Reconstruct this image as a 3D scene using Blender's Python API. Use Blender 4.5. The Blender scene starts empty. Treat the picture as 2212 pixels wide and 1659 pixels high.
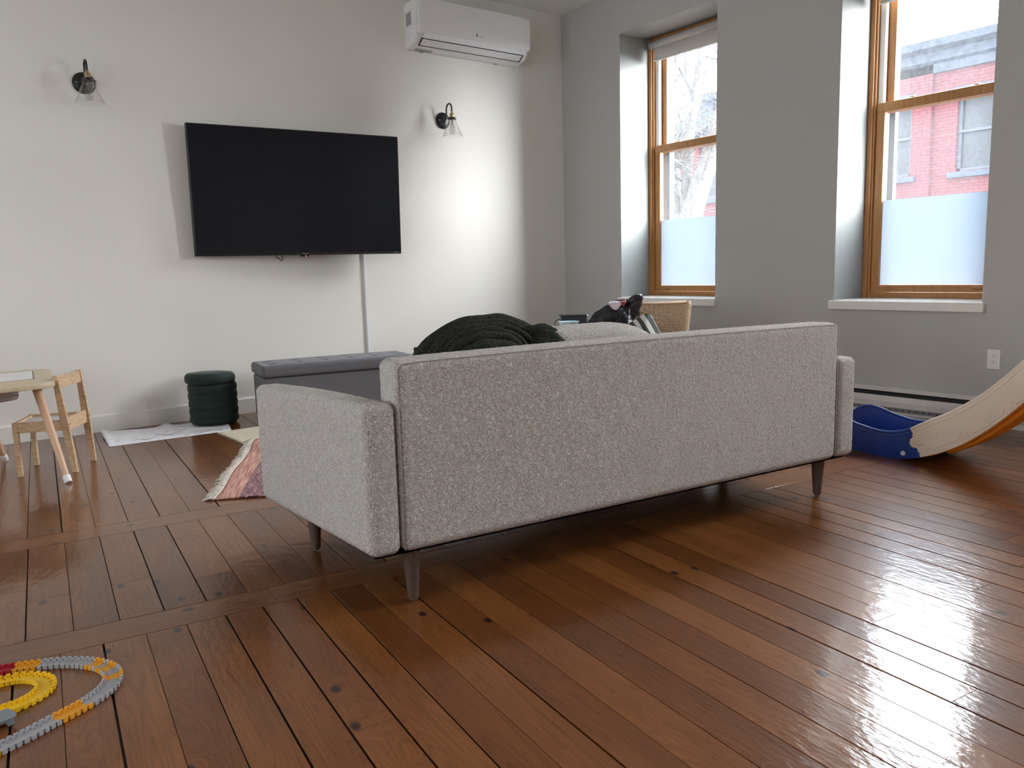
import bpy, bmesh, math, random
import numpy as np
from mathutils import Vector, Matrix, noise as mnoise
random.seed(7); rng = np.random.default_rng(7)
PI = math.pi
sc = bpy.context.scene
COL = sc.collection

# ------------------------------------------------------------------ camera
cam_d = bpy.data.cameras.new('camera'); cam = bpy.data.objects.new('camera', cam_d); COL.objects.link(cam)
YAW, PIT, ROL = 0.639192, -0.142238, -0.028183
cam_d.sensor_width = 36.0; cam_d.lens = 1713.14 / 2212 * 36.0; cam_d.clip_start = 0.02; cam_d.clip_end = 300
F = Vector((math.sin(YAW)*math.cos(PIT), math.cos(YAW)*math.cos(PIT), math.sin(PIT)))
Rr = Vector((math.cos(YAW), -math.sin(YAW), 0)); Uu = Rr.cross(F)
R2 = Rr*math.cos(ROL) + Uu*math.sin(ROL); U2 = -Rr*math.sin(ROL) + Uu*math.cos(ROL)
cam.matrix_world = Matrix(((R2.x, U2.x, -F.x, 0), (R2.y, U2.y, -F.y, 0), (R2.z, U2.z, -F.z, 1.0), (0, 0, 0, 1)))
sc.camera = cam

# ------------------------------------------------------------------ sky, exposure
SKY, SKY_BACK = 29.0, 4.0
w = bpy.data.worlds.new('sky'); sc.world = w; w.use_nodes = True
wn = w.node_tree; bg = wn.nodes['Background']
tc = wn.nodes.new('ShaderNodeTexCoord'); nz = wn.nodes.new('ShaderNodeTexNoise'); nz.inputs['Scale'].default_value = 2.0
cr = wn.nodes.new('ShaderNodeValToRGB')
cr.color_ramp.elements[0].color = (0.80, 0.90, 1.0, 1); cr.color_ramp.elements[1].color = (1.0, 1.0, 1.0, 1)
cr.color_ramp.elements[0].position = 0.35; cr.color_ramp.elements[1].position = 0.65
wn.links.new(tc.outputs['Generated'], nz.inputs['Vector']); wn.links.new(nz.outputs['Fac'], cr.inputs['Fac'])
wn.links.new(cr.outputs['Color'], bg.inputs['Color'])
# thin bright overcast around the sun, which stands beyond the houses opposite (+x, a little towards -y); duller sky behind our house
dt = wn.nodes.new('ShaderNodeVectorMath'); dt.operation = 'DOT_PRODUCT'; dt.inputs[1].default_value = Vector((0.70, -0.50, 0.52)).normalized()
wn.links.new(tc.outputs['Generated'], dt.inputs[0])
mr_ = wn.nodes.new('ShaderNodeMapRange'); mr_.interpolation_type = 'SMOOTHSTEP'
mr_.inputs['From Min'].default_value = 0.2; mr_.inputs['From Max'].default_value = 0.95
mr_.inputs['To Min'].default_value = SKY_BACK; mr_.inputs['To Max'].default_value = SKY
wn.links.new(dt.outputs['Value'], mr_.inputs['Value']); wn.links.new(mr_.outputs[0], bg.inputs['Strength'])
vs = sc.view_settings; sc.display_settings.display_device = 'sRGB'
vs.view_transform = 'Standard'; vs.look = 'None'; vs.exposure = 1.02; vs.gamma = 1.0; vs.use_curve_mapping = False
cy = sc.cycles
cy.use_denoising = True
try: cy.denoiser = 'OPENIMAGEDENOISE'
except Exception: pass
cy.max_bounces = 10; cy.diffuse_bounces = 6; cy.glossy_bounces = 4; cy.transmission_bounces = 6; cy.transparent_max_bounces = 16
cy.sample_clamp_indirect = 8.0; cy.caustics_reflective = False; cy.caustics_refractive = False

def portal(loc, rot, sx, sy):
    l = bpy.data.lights.new('window_portal', 'AREA'); l.shape = 'RECTANGLE'; l.size = sx; l.size_y = sy
    l.cycles.is_portal = True
    o = bpy.data.objects.new('window_portal', l); o.location = loc; o.rotation_euler = rot; COL.objects.link(o)

# ------------------------------------------------------------------ room dimensions
XR, YL, ZC = 5.04, 5.87, 3.31          # window wall plane, television wall plane, ceiling
XB, YB = -3.8, -2.6                    # rear wall, side wall behind the camera
XO = 5.62                              # outer face of the window wall
WIN = [(4.07, 5.105), (2.105, 3.055), (0.10, 1.10), (-1.95, -0.95)]   # openings in the window wall (y range)
WZ0, WZ1 = 0.735, 2.968
for a, b in WIN: portal((XO+0.02, (a+b)/2, (WZ0+WZ1)/2), (0, PI/2, 0), WZ1-WZ0, b-a)
RWIN_FILL = [(-1.7, -0.4), (0.4, 1.8), (2.9, 4.3)]   # unseen openings in the rear wall, added and widened for fill light
for a, b in RWIN_FILL: portal((XB-0.24, (a+b)/2, 1.75), (0, -PI/2, 0), 2.3, b-a)

# ------------------------------------------------------------------ helpers
def tag(o, label=None, cat=None, group=None, kind=None):
    if label: o['label'] = label
    if cat: o['category'] = cat
    if group: o['group'] = group
    if kind: o['kind'] = kind
    return o
def thing(name, label, cat, loc=(0,0,0), rotz=0, group=None, rot=None):
    o = bpy.data.objects.new(name, None); COL.objects.link(o); o.empty_display_size = 0.05
    o.location = loc; o.rotation_euler = rot if rot else (0, 0, rotz)
    return tag(o, label, cat, group)
def obj(name, bm, mat, parent=None, smooth=False, loc=None, rot=None):
    me = bpy.data.meshes.new(name); bmesh.ops.recalc_face_normals(bm, faces=bm.faces); bm.to_mesh(me); bm.free()
    for m in (mat if isinstance(mat, (list, tuple)) else [mat]): me.materials.append(m)
    if smooth: me.polygons.foreach_set('use_smooth', [True]*len(me.polygons))
    o = bpy.data.objects.new(name, me); COL.objects.link(o)
    if parent: o.parent = parent
    if loc: o.location = loc
    if rot: o.rotation_euler = rot
    if smooth == 'auto':
        try: me.set_sharp_from_angle(angle=math.radians(35))
        except Exception: pass
    return o
def struct(name, bm, mat, smooth=False, parent=None):
    o = obj(name, bm, mat, parent, smooth)
    if parent is None: o['kind'] = 'structure'
    return o
def npobj(name, V, Fc, mat, parent=None, smooth=True):
    me = bpy.data.meshes.new(name); me.from_pydata([tuple(p) for p in V], [], [tuple(f) for f in Fc])
    me.materials.append(mat)
    if smooth: me.polygons.foreach_set('use_smooth', [True]*len(me.polygons))
    me.update(); o = bpy.data.objects.new(name, me); COL.objects.link(o)
    if parent: o.parent = parent
    return o
def B(): return bmesh.new()
def box(bm, lo, hi, bev=0.0, M=None, mi=0, seg=2):
    c = [(a+b)/2 for a, b in zip(lo, hi)]; s = [abs(b-a) for a, b in zip(lo, hi)]
    t = bmesh.new(); bmesh.ops.create_cube(t, size=1.0)
    for v in t.verts: v.co = Vector((v.co.x*s[0]+c[0], v.co.y*s[1]+c[1], v.co.z*s[2]+c[2]))
    if bev > 0: bmesh.ops.bevel(t, geom=list(t.edges), offset=min(bev, min(s)*0.49), segments=seg, profile=0.5, affect='EDGES')
    if M is not None: bmesh.ops.transform(t, matrix=M, verts=t.verts)
    for f in t.faces: f.material_index = mi
    _merge(bm, t)
def _merge(bm, t):
    m = bpy.data.meshes.new('tmp'); t.to_mesh(m); t.free(); bm.from_mesh(m); bpy.data.meshes.remove(m)
def tube(bm, pts, r, seg=10, cap=True, mi=0):
    pts = [Vector(p) for p in pts]; n = len(pts)
    rs = r if isinstance(r, (list, tuple)) else [r]*n
    rings = []; up = None
    for i, p in enumerate(pts):
        d = (pts[min(i+1, n-1)] - pts[max(i-1, 0)]).normalized()
        if up is None:
            up = Vector((0, 0, 1)) if abs(d.z) < 0.9 else Vector((1, 0, 0))
        a = (up - d*up.dot(d)).normalized(); b = d.cross(a); up = a
        rings.append([bm.verts.new(p + (a*math.cos(2*PI*k/seg) + b*math.sin(2*PI*k/seg))*rs[i]) for k in range(seg)])
    for i in range(n-1):
        for k in range(seg):
            f = bm.faces.new((rings[i][k], rings[i][(k+1) % seg], rings[i+1][(k+1) % seg], rings[i+1][k])); f.material_index = mi
    if cap:
        f = bm.faces.new(rings[0]); f.material_index = mi
        f = bm.faces.new(rings[-1][::-1]); f.material_index = mi
def lathe(bm, prof, c=(0,0,0), seg=40, M=None, closed=False):
    """profile of (radius, z); revolved about z"""
    c = Vector(c); rings = []
    for r, z in prof:
        if r < 1e-6: rings.append([bm.verts.new((0, 0, z))])
        else: rings.append([bm.verts.new((r*math.cos(2*PI*k/seg), r*math.sin(2*PI*k/seg), z)) for k in range(seg)])
    for a, b in zip(rings[:-1], rings[1:]):
        for k in range(seg):
            k2 = (k+1) % seg
            if len(a) == 1 and len(b) == 1: continue
            if len(a) == 1: bm.faces.new((a[0], b[k], b[k2]))
            elif len(b) == 1: bm.faces.new((a[k], a[k2], b[0]))
            else: bm.faces.new((a[k], a[k2], b[k2], b[k]))
    vs_ = [v for rg in rings for v in rg]
    if M is not None: bmesh.ops.transform(bm, matrix=M, verts=vs_)
    for v in vs_: v.co += c
def prism(bm, poly, t0, t1, axis='y', M=None, mi=0, bev=0.0):
    """extrude a 2-D outline: axis names the extrusion axis; the outline gives the other two in order"""
    def P(a, b, t):
        return {'x': (t, a, b), 'y': (a, t, b), 'z': (a, b, t)}[axis]
    t = bmesh.new()
    A = [t.verts.new(P(a, b, t0)) for a, b in poly]; Bv = [t.verts.new(P(a, b, t1)) for a, b in poly]
    n = len(poly); f1 = t.faces.new(A); f2 = t.faces.new(Bv[::-1])
    for i in range(n): t.faces.new((A[i], A[(i+1) % n], Bv[(i+1) % n], Bv[i]))
    bmesh.ops.recalc_face_normals(t, faces=t.faces)
    if bev > 0:
        es = [e for e in t.edges if any(f in (f1, f2) for f in e.link_faces)]
        bmesh.ops.bevel(t, geom=es, offset=bev, segments=2, profile=0.5, affect='EDGES')
    bmesh.ops.triangulate(t, faces=[f for f in t.faces if len(f.verts) > 4])
    for f in t.faces: f.material_index = mi
    if M is not None: bmesh.ops.transform(t, matrix=M, verts=t.verts)
    _merge(bm, t)
def rbox(sx, sy, sz, r, step):
    """closed rounded box as a fine quad grid, centred on the origin"""
    nx, ny, nz_ = [max(2, int(math.ceil(s/step))) for s in (sx, sy, sz)]
    idx = {}; V = []; Fc = []
    def vid(i, j, k):
        key = (i, j, k)
        if key not in idx:
            p = np.array([(i/nx-.5)*sx, (j/ny-.5)*sy, (k/nz_-.5)*sz])
            q = np.clip(p, [-(sx/2-r), -(sy/2-r), -(sz/2-r)], [sx/2-r, sy/2-r, sz/2-r])
            d = p-q; L = np.linalg.norm(d)
            idx[key] = len(V); V.append(q + d/L*r if L > 1e-9 else p)
        return idx[key]
    for i in range(nx):
        for j in range(ny):
            Fc.append((vid(i,j,0), vid(i,j+1,0), vid(i+1,j+1,0), vid(i+1,j,0)))
            Fc.append((vid(i,j,nz_), vid(i+1,j,nz_), vid(i+1,j+1,nz_), vid(i,j+1,nz_)))
    for i in range(nx):
        for k in range(nz_):
            Fc.append((vid(i,0,k), vid(i+1,0,k), vid(i+1,0,k+1), vid(i,0,k+1)))
            Fc.append((vid(i,ny,k), vid(i,ny,k+1), vid(i+1,ny,k+1), vid(i+1,ny,k)))
    for j in range(ny):
        for k in range(nz_):
            Fc.append((vid(0,j,k), vid(0,j,k+1), vid(0,j+1,k+1), vid(0,j+1,k)))
            Fc.append((vid(nx,j,k), vid(nx,j+1,k), vid(nx,j+1,k+1), vid(nx,j,k+1)))
    return np.array(V), Fc
def displace(o, kind, size, strength, mid=0.5):
    tx = bpy.data.textures.new('nubs', kind); 
    tx.noise_scale = size
    if kind == 'CLOUDS': tx.noise_depth = 1
    m = o.modifiers.new('nubs', 'DISPLACE'); m.texture = tx; m.strength = strength; m.mid_level = mid; m.texture_coords = 'LOCAL'
    return m

# ------------------------------------------------------------------ materials
class NT:
    def __init__(s, name):
        s.m = bpy.data.materials.new(name); s.m.use_nodes = True; s.t = s.m.node_tree; s.t.nodes.clear()
        s.out = s.n('OutputMaterial')
    def n(s, k, **kw):
        nd = s.t.nodes.new('ShaderNode'+k)
        for a, b in kw.items():
            if a.startswith('i_'): nd.inputs[a[2:].replace('_', ' ')].default_value = b
            else: setattr(nd, a, b)
        return nd
    def l(s, a, b): s.t.links.new(a, b)
def c4(c): return (c[0], c[1], c[2], 1)
def pm(name, col, rough=0.5, metal=0.0, bump=None, spec=0.5, vary=0.0, vscale=8.0, coat=0.0, sheen=0.0, emis=None, stretch=None):
    """principled material with a noise-varied colour and optional (scale, strength, distance) bump"""
    s = NT(name); p = s.n('BsdfPrincipled'); s.l(p.outputs['BSDF'], s.out.inputs['Surface'])
    p.inputs['Base Color'].default_value = c4(col); p.inputs['Roughness'].default_value = rough
    p.inputs['Metallic'].default_value = metal; p.inputs['Specular IOR Level'].default_value = spec
    p.inputs['Coat Weight'].default_value = coat; p.inputs['Coat Roughness'].default_value = 0.1
    if sheen: p.inputs['Sheen Weight'].default_value = sheen; p.inputs['Sheen Roughness'].default_value = 0.4
    tc_ = s.n('TexCoord'); src = tc_.outputs['Object']
    if stretch:
        mp = s.n('Mapping'); mp.inputs['Scale'].default_value = stretch; s.l(src, mp.inputs['Vector']); src = mp.outputs['Vector']
    if vary:
        nzz = s.n('TexNoise'); nzz.inputs['Scale'].default_value = vscale; nzz.inputs['Detail'].default_value = 4; s.l(src, nzz.inputs['Vector'])
        r = s.n('ValToRGB'); lo = tuple(max(0, c*(1-vary)) for c in col); hi = tuple(min(1, c*(1+vary)) for c in col)
        r.color_ramp.elements[0].color = c4(lo); r.color_ramp.elements[1].color = c4(hi)
        r.color_ramp.elements[0].position = .3; r.color_ramp.elements[1].position = .7
        s.l(nzz.outputs['Fac'], r.inputs['Fac']); s.l(r.outputs['Color'], p.inputs['Base Color'])
    if bump:
        nb = s.n('TexNoise'); nb.inputs['Scale'].default_value = bump[0]; nb.inputs['Detail'].default_value = 3; s.l(src, nb.inputs['Vector'])
        bp = s.n('Bump'); bp.inputs['Strength'].default_value = bump[1]; bp.inputs['Distance'].default_value = bump[2]
        s.l(nb.outputs['Fac'], bp.inputs['Height']); s.l(bp.outputs['Normal'], p.inputs['Normal'])
    if emis: p.inputs['Emission Color'].default_value = c4(emis[0]); p.inputs['Emission Strength'].default_value = emis[1]
    return s.m
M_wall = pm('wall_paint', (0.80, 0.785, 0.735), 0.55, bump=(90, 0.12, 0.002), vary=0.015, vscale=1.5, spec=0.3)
M_wall_shade = pm('window_wall_paint', (0.465, 0.47, 0.45), 0.55, bump=(90, 0.12, 0.002), vary=0.015, vscale=1.5, spec=0.3)  # darker than the television wall: backlit shade put into the colour
M_wall_bounce = pm('unseen_wall_bounce', (0.52, 0.48, 0.44), 0.85, bump=(30, 0.4, 0.01), vary=0.3, vscale=5)  # tone of the unseen walls, chosen for how much light they bounce
M_ceil = pm('ceiling_paint', (0.80, 0.80, 0.78), 0.8, bump=(60, 0.15, 0.002))
M_reveal_dim = pm('reveal_dimmed', (0.28, 0.29, 0.275), 0.5, bump=(60, 0.08, 0.002), vary=0.02)  # white reveals darkened in colour to offset the strong window light
M_trim = pm('trim_paint', (0.80, 0.79, 0.75), 0.4, vary=0.02)
M_white = pm('white_plastic', (0.82, 0.82, 0.82), 0.32, vary=0.01)
M_white2 = pm('white_plastic_matt', (0.80, 0.80, 0.80), 0.5, vary=0.02)
M_grey = pm('grey_sticker', (0.33, 0.33, 0.32), 0.6, vary=0.35, vscale=60)
M_dark = pm('dark_slot', (0.015, 0.015, 0.017), 0.6, vary=0.2)
M_black = pm('black_metal', (0.012, 0.012, 0.014), 0.35, vary=0.3)
M_brass = pm('aged_brass', (0.50, 0.38, 0.20), 0.35, metal=1.0, vary=0.25, vscale=80)
M_steel = pm('steel', (0.45, 0.45, 0.46), 0.35, metal=1.0, vary=0.1)
M_screen = pm('tv_screen', (0.009, 0.010, 0.014), 0.16, spec=0.35, vary=0.05)
M_bezel = pm('tv_bezel', (0.006, 0.006, 0.007), 0.4, vary=0.1)
M_grey_txt = pm('grey_print', (0.45, 0.45, 0.47), 0.5, vary=0.02)
M_green = pm('green_velvet', (0.007, 0.022, 0.017), 0.8, bump=(400, 0.3, 0.001), vary=0.3, vscale=14, sheen=0.14)
M_bench = pm('grey_linen', (0.125, 0.123, 0.136), 0.9, bump=(700, 0.4, 0.001), vary=0.2, vscale=220, sheen=0.15)
M_legwood = pm('dark_leg_wood', (0.085, 0.052, 0.035), 0.6, bump=(90, 0.15, 0.001), vary=0.35, vscale=30, stretch=(8, 8, 1))
M_paper = pm('paper', (0.84, 0.85, 0.90), 0.85, vary=0.03, vscale=6)
M_ink = pm('pencil_line', (0.38, 0.33, 0.36), 0.8, vary=0.2)
M_cream_rug = pm('cream_wool', (0.62, 0.55, 0.42), 0.95, bump=(160, 0.9, 0.004), vary=0.25, vscale=90)
M_fringe = pm('fringe_cotton', (0.62, 0.57, 0.50), 0.95, bump=(400, 0.5, 0.001), vary=0.25, vscale=60)
M_table = pm('table_laminate', (0.60, 0.50, 0.34), 0.4, bump=(60, 0.05, 0.001), vary=0.08, vscale=20, stretch=(1, 8, 1))
M_beech = pm('beech_leg', (0.62, 0.40, 0.26), 0.45, vary=0.12, vscale=160, bump=(200, 0.1, 0.0005), stretch=(6, 6, 1))
M_foil = pm('basin_plastic', (0.62, 0.62, 0.65), 0.3, vary=0.02)
M_foot = pm('rubber_foot', (0.80, 0.80, 0.80), 0.6, vary=0.02)
M_cord = pm('black_cord', (0.015, 0.012, 0.03), 0.5, vary=0.1)
M_nylon = pm('black_nylon', (0.016, 0.017, 0.022), 0.32, bump=(14, 0.8, 0.03), vary=0.2)
M_patchw = pm('white_print', (0.75, 0.70, 0.76), 0.5, vary=0.08)
M_patchr = pm('red_print', (0.35, 0.05, 0.06), 0.5, vary=0.2)
M_blk = pm('black_plastic', (0.02, 0.022, 0.03), 0.45, vary=0.1)
M_led = pm('violet_led', (0.2, 0.2, 0.6), 0.4, emis=((0.45, 0.4, 1.0), 3.0))
M_redled = pm('red_led', (0.6, 0.2, 0.2), 0.4, emis=((1.0, 0.35, 0.35), 1.2))
M_cup = pm('pale_blue_plastic', (0.60, 0.76, 0.80), 0.3, vary=0.03)
M_side = pm('side_table_grey', (0.28, 0.26, 0.25), 0.5, vary=0.1)
M_rope = pm('paper_cord', (0.60, 0.46, 0.31), 0.8, bump=(300, 0.4, 0.001), vary=0.2, vscale=70)
M_chairwood = pm('pale_oak', (0.60, 0.42, 0.27), 0.5, vary=0.12, vscale=40, stretch=(8, 8, 1))
M_blue = pm('blue_plastic', (0.015, 0.050, 0.26), 0.38, bump=(300, 0.1, 0.0005), vary=0.08)
M_beige = pm('beige_plastic', (0.80, 0.69, 0.56), 0.42, bump=(300, 0.1, 0.0005), vary=0.03)
M_orange = pm('orange_plastic', (0.85, 0.30, 0.02), 0.4, vary=0.05)
M_heat = pm('heater_enamel', (0.72, 0.71, 0.71), 0.35, vary=0.03)
M_heatg = pm('heater_grey', (0.28, 0.29, 0.31), 0.45, vary=0.1)
M_tgrey = pm('track_grey', (0.36, 0.36, 0.38), 0.45, vary=0.05)
M_torange = pm('track_orange', (0.72, 0.33, 0.02), 0.45, vary=0.05)
M_tyellow = pm('track_yellow', (0.80, 0.50, 0.01), 0.45, vary=0.05)
M_tred = pm('track_red', (0.38, 0.01, 0.02), 0.45, vary=0.05)
M_bridge = pm('bridge_grey', (0.20, 0.24, 0.26), 0.45, vary=0.05)
M_cornice = pm('grey_cornice', (0.045, 0.058, 0.083), 0.7, vary=0.25, vscale=6, bump=(8, 0.3, 0.02))
M_stone = pm('sill_stone', (0.045, 0.06, 0.085), 0.7, vary=0.15, vscale=5)
M_wframe = pm('house_window_frame', (0.065, 0.078, 0.10), 0.6, vary=0.1)
M_wpane = pm('house_window_pane', (0.022, 0.028, 0.038), 0.35, vary=0.4, vscale=1.2)
M_bark = pm('tree_bark', (0.095, 0.087, 0.08), 0.9, vary=0.4, vscale=14, bump=(30, 0.8, 0.03))
M_street = pm('street_asphalt', (0.10, 0.10, 0.10), 0.9, vary=0.2, vscale=3)
M_ext = pm('exterior_brick_plain', (0.25, 0.12, 0.09), 0.9, vary=0.1)

def wood_window():
    s = NT('honey_pine'); p = s.n('BsdfPrincipled', i_Roughness=0.38); s.l(p.outputs['BSDF'], s.out.inputs['Surface'])
    t = s.n('TexCoord'); mp = s.n('Mapping'); mp.inputs['Scale'].default_value = (30, 30, 2.5); s.l(t.outputs['Object'], mp.inputs['Vector'])
    n1 = s.n('TexNoise'); n1.inputs['Scale'].default_value = 1.6; n1.inputs['Detail'].default_value = 6; n1.inputs['Distortion'].default_value = 1.2
    s.l(mp.outputs['Vector'], n1.inputs['Vector']); r = s.n('ValToRGB')
    r.color_ramp.elements[0].color = (0.34, 0.150, 0.046, 1); r.color_ramp.elements[1].color = (0.46, 0.225, 0.075, 1)
    r.color_ramp.elements[0].position = .3; r.color_ramp.elements[1].position = .7
    s.l(n1.outputs['Fac'], r.inputs['Fac']); s.l(r.outputs['Color'], p.inputs['Base Color']); return s.m
M_pine = wood_window()
def kid_pine():
    s = NT('raw_pine'); p = s.n('BsdfPrincipled', i_Roughness=0.6); s.l(p.outputs['BSDF'], s.out.inputs['Surface'])
    t = s.n('TexCoord'); mp = s.n('Mapping'); mp.inputs['Scale'].default_value = (9, 9, 34); s.l(t.outputs['Object'], mp.inputs['Vector'])
    n1 = s.n('TexNoise'); n1.inputs['Scale'].default_value = 1.3; n1.inputs['Detail'].default_value = 5; n1.inputs['Distortion'].default_value = 2.2
    s.l(mp.outputs['Vector'], n1.inputs['Vector']); r = s.n('ValToRGB')
    r.color_ramp.elements[0].color = (0.50, 0.33, 0.19, 1); r.color_ramp.elements[1].color = (0.64, 0.46, 0.29, 1)
    r.color_ramp.elements[0].position = .36; r.color_ramp.elements[1].position = .55
    s.l(n1.outputs['Fac'], r.inputs['Fac']); s.l(r.outputs['Color'], p.inputs['Base Color']); return s.m
M_pinekid = kid_pine()

def boucle():
    s = NT('cream_boucle'); p = s.n('BsdfPrincipled', i_Roughness=0.95); s.l(p.outputs['BSDF'], s.out.inputs['Surface'])
    p.inputs['Specular IOR Level'].default_value = 0.15; p.inputs['Sheen Weight'].default_value = 0.8
    t = s.n('TexCoord')
    v = s.n('TexVoronoi', i_Scale=150.0); v.inputs['Randomness'].default_value = 1.0
    wv = s.n('TexNoise', i_Scale=60.0); wv.inputs['Detail'].default_value = 2
    mx = s.n('MixRGB', blend_type='LINEAR_LIGHT'); mx.inputs[0].default_value = 0.02
    s.l(t.outputs['Object'], wv.inputs['Vector']); s.l(t.outputs['Object'], mx.inputs[1]); s.l(wv.outputs['Color'], mx.inputs[2])
    s.l(mx.outputs[0], v.inputs['Vector'])
    r = s.n('ValToRGB'); r.color_ramp.elements[0].color = (0.84, 0.79, 0.73, 1); r.color_ramp.elements[1].color = (0.47, 0.415, 0.375, 1)
    r.color_ramp.elements[0].position = .2; r.color_ramp.elements[1].position = .75
    s.l(v.outputs['Distance'], r.inputs['Fac']); s.l(r.outputs['Color'], p.inputs['Base Color'])
    iv = s.n('Math', operation='SUBTRACT'); iv.inputs[0].default_value = 1.0; s.l(v.outputs['Distance'], iv.inputs[1])
    b = s.n('Bump'); b.inputs['Strength'].default_value = 1.0; b.inputs['Distance'].default_value = 0.0095
    s.l(iv.outputs[0], b.inputs['Height']); s.l(b.outputs['Normal'], p.inputs['Normal']); return s.m
M_boucle = boucle()
def blanket_mat():
    s = NT('olive_fleece'); p = s.n('BsdfPrincipled', i_Roughness=1.0); s.l(p.outputs['BSDF'], s.out.inputs['Surface'])
    p.inputs['Specular IOR Level'].default_value = 0.1; p.inputs['Sheen Weight'].default_value = 0.02
    p.inputs['Sheen Tint'].default_value = (0.5, 0.55, 0.45, 1)
    t = s.n('TexCoord'); n1 = s.n('TexNoise', i_Scale=160.0); n1.inputs['Detail'].default_value = 3; s.l(t.outputs['Object'], n1.inputs['Vector'])
    r = s.n('ValToRGB'); r.color_ramp.elements[0].color = (0.010, 0.011, 0.008, 1); r.color_ramp.elements[1].color = (0.042, 0.046, 0.035, 1)
    r.color_ramp.elements[0].position = .3; r.color_ramp.elements[1].position = .7
    s.l(n1.outputs['Fac'], r.inputs['Fac']); s.l(r.outputs['Color'], p.inputs['Base Color'])
    b = s.n('Bump', i_Strength=0.9); b.inputs['Distance'].default_value = 0.004
    s.l(n1.outputs['Fac'], b.inputs['Height']); s.l(b.outputs['Normal'], p.inputs['Normal']); return s.m
M_blanket = blanket_mat()
def pink_rug():
    s = NT('pink_woven_rug'); p = s.n('BsdfPrincipled', i_Roughness=0.95); s.l(p.outputs['BSDF'], s.out.inputs['Surface'])
    t = s.n('TexCoord'); sp = s.n('SeparateXYZ'); s.l(t.outputs['Object'], sp.inputs[0])
    # border band across the fringe end (x < 0.13), patterned field beyond
    mp = s.n('Mapping'); mp.inputs['Scale'].default_value = (60, 130, 1); s.l(t.outputs['Object'], mp.inputs['Vector'])
    n1 = s.n('TexNoise', i_Scale=1.0); n1.inputs['Detail'].default_value = 3; n1.inputs['Distortion'].default_value = 1.5; s.l(mp.outputs['Vector'], n1.inputs['Vector'])
    r1 = s.n('ValToRGB'); r1.color_ramp.elements[0].color = (0.09, 0.025, 0.05, 1); r1.color_ramp.elements[1].color = (0.52, 0.32, 0.30, 1)
    r1.color_ramp.elements[0].position = .47; r1.color_ramp.elements[1].position = .60; s.l(n1.outputs['Fac'], r1.inputs['Fac'])
    mp2 = s.n('Mapping'); mp2.inputs['Scale'].default_value = (110, 6, 1); s.l(t.outputs['Object'], mp2.inputs['Vector'])
    n2 = s.n('TexNoise', i_Scale=1.0); n2.inputs['Detail'].default_value = 2; s.l(mp2.outputs['Vector'], n2.inputs['Vector'])
    r2 = s.n('ValToRGB'); r2.color_ramp.elements[0].color = (0.36, 0.15, 0.12, 1); r2.color_ramp.elements[1].color = (0.62, 0.38, 0.30, 1)
    r2.color_ramp.elements[0].position = .35; r2.color_ramp.elements[1].position = .65; s.l(n2.outputs['Fac'], r2.inputs['Fac'])
    st = s.n('Math', operation='GREATER_THAN'); st.inputs[1].default_value = 0.105; s.l(sp.outputs[0], st.inputs[0])
    mx = s.n('MixRGB'); s.l(st.outputs[0], mx.inputs[0]); s.l(r2.outputs['Color'], mx.inputs[1]); s.l(r1.outputs['Color'], mx.inputs[2])
    s.l(mx.outputs[0], p.inputs['Base Color'])
    b = s.n('Bump', i_Strength=0.6); b.inputs['Distance'].default_value = 0.003; s.l(n1.outputs['Fac'], b.inputs['Height']); s.l(b.outputs['Normal'], p.inputs['Normal'])
    return s.m
M_pinkrug = pink_rug()
def stripe_cushion():
    s = NT('striped_leaf_fabric'); p = s.n('BsdfPrincipled', i_Roughness=0.8); s.l(p.outputs['BSDF'], s.out.inputs['Surface'])
    t = s.n('TexCoord'); wv = s.n('TexWave', i_Scale=5.5); wv.inputs['Distortion'].default_value = 2.5; wv.inputs['Detail'].default_value = 1; s.l(t.outputs['Object'], wv.inputs['Vector'])
    r = s.n('ValToRGB'); r.color_ramp.interpolation = 'EASE'
    r.color_ramp.elements[0].color = (0.045, 0.055, 0.045, 1); r.color_ramp.elements[1].color = (0.62, 0.62, 0.60, 1)
    r.color_ramp.elements[0].position = .48; r.color_ramp.elements[1].position = .54
    s.l(wv.outputs['Fac'], r.inputs['Fac']); s.l(r.outputs['Color'], p.inputs['Base Color']); return s.m
M_stripe = stripe_cushion()
def brick():
    s = NT('red_brick'); p = s.n('BsdfPrincipled', i_Roughness=0.85); s.l(p.outputs['BSDF'], s.out.inputs['Surface'])
    t = s.n('TexCoord'); sp = s.n('SeparateXYZ'); cb = s.n('CombineXYZ'); s.l(t.outputs['Object'], sp.inputs[0])
    s.l(sp.outputs[1], cb.inputs[0]); s.l(sp.outputs[2], cb.inputs[1])
    bk = s.n('TexBrick', i_Scale=1.0); bk.inputs['Brick Width'].default_value = 0.22; bk.inputs['Row Height'].default_value = 0.075
    bk.inputs['Mortar Size'].default_value = 0.011; bk.inputs['Color1'].default_value = (0.150, 0.036, 0.043, 1); bk.inputs['Color2'].default_value = (0.125, 0.030, 0.037, 1)
    bk.inputs['Mortar'].default_value = (0.078, 0.024, 0.029, 1); s.l(cb.outputs[0], bk.inputs['Vector'])
    s.l(bk.outputs['Color'], p.inputs['Base Color']); return s.m
M_brick = brick()
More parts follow.
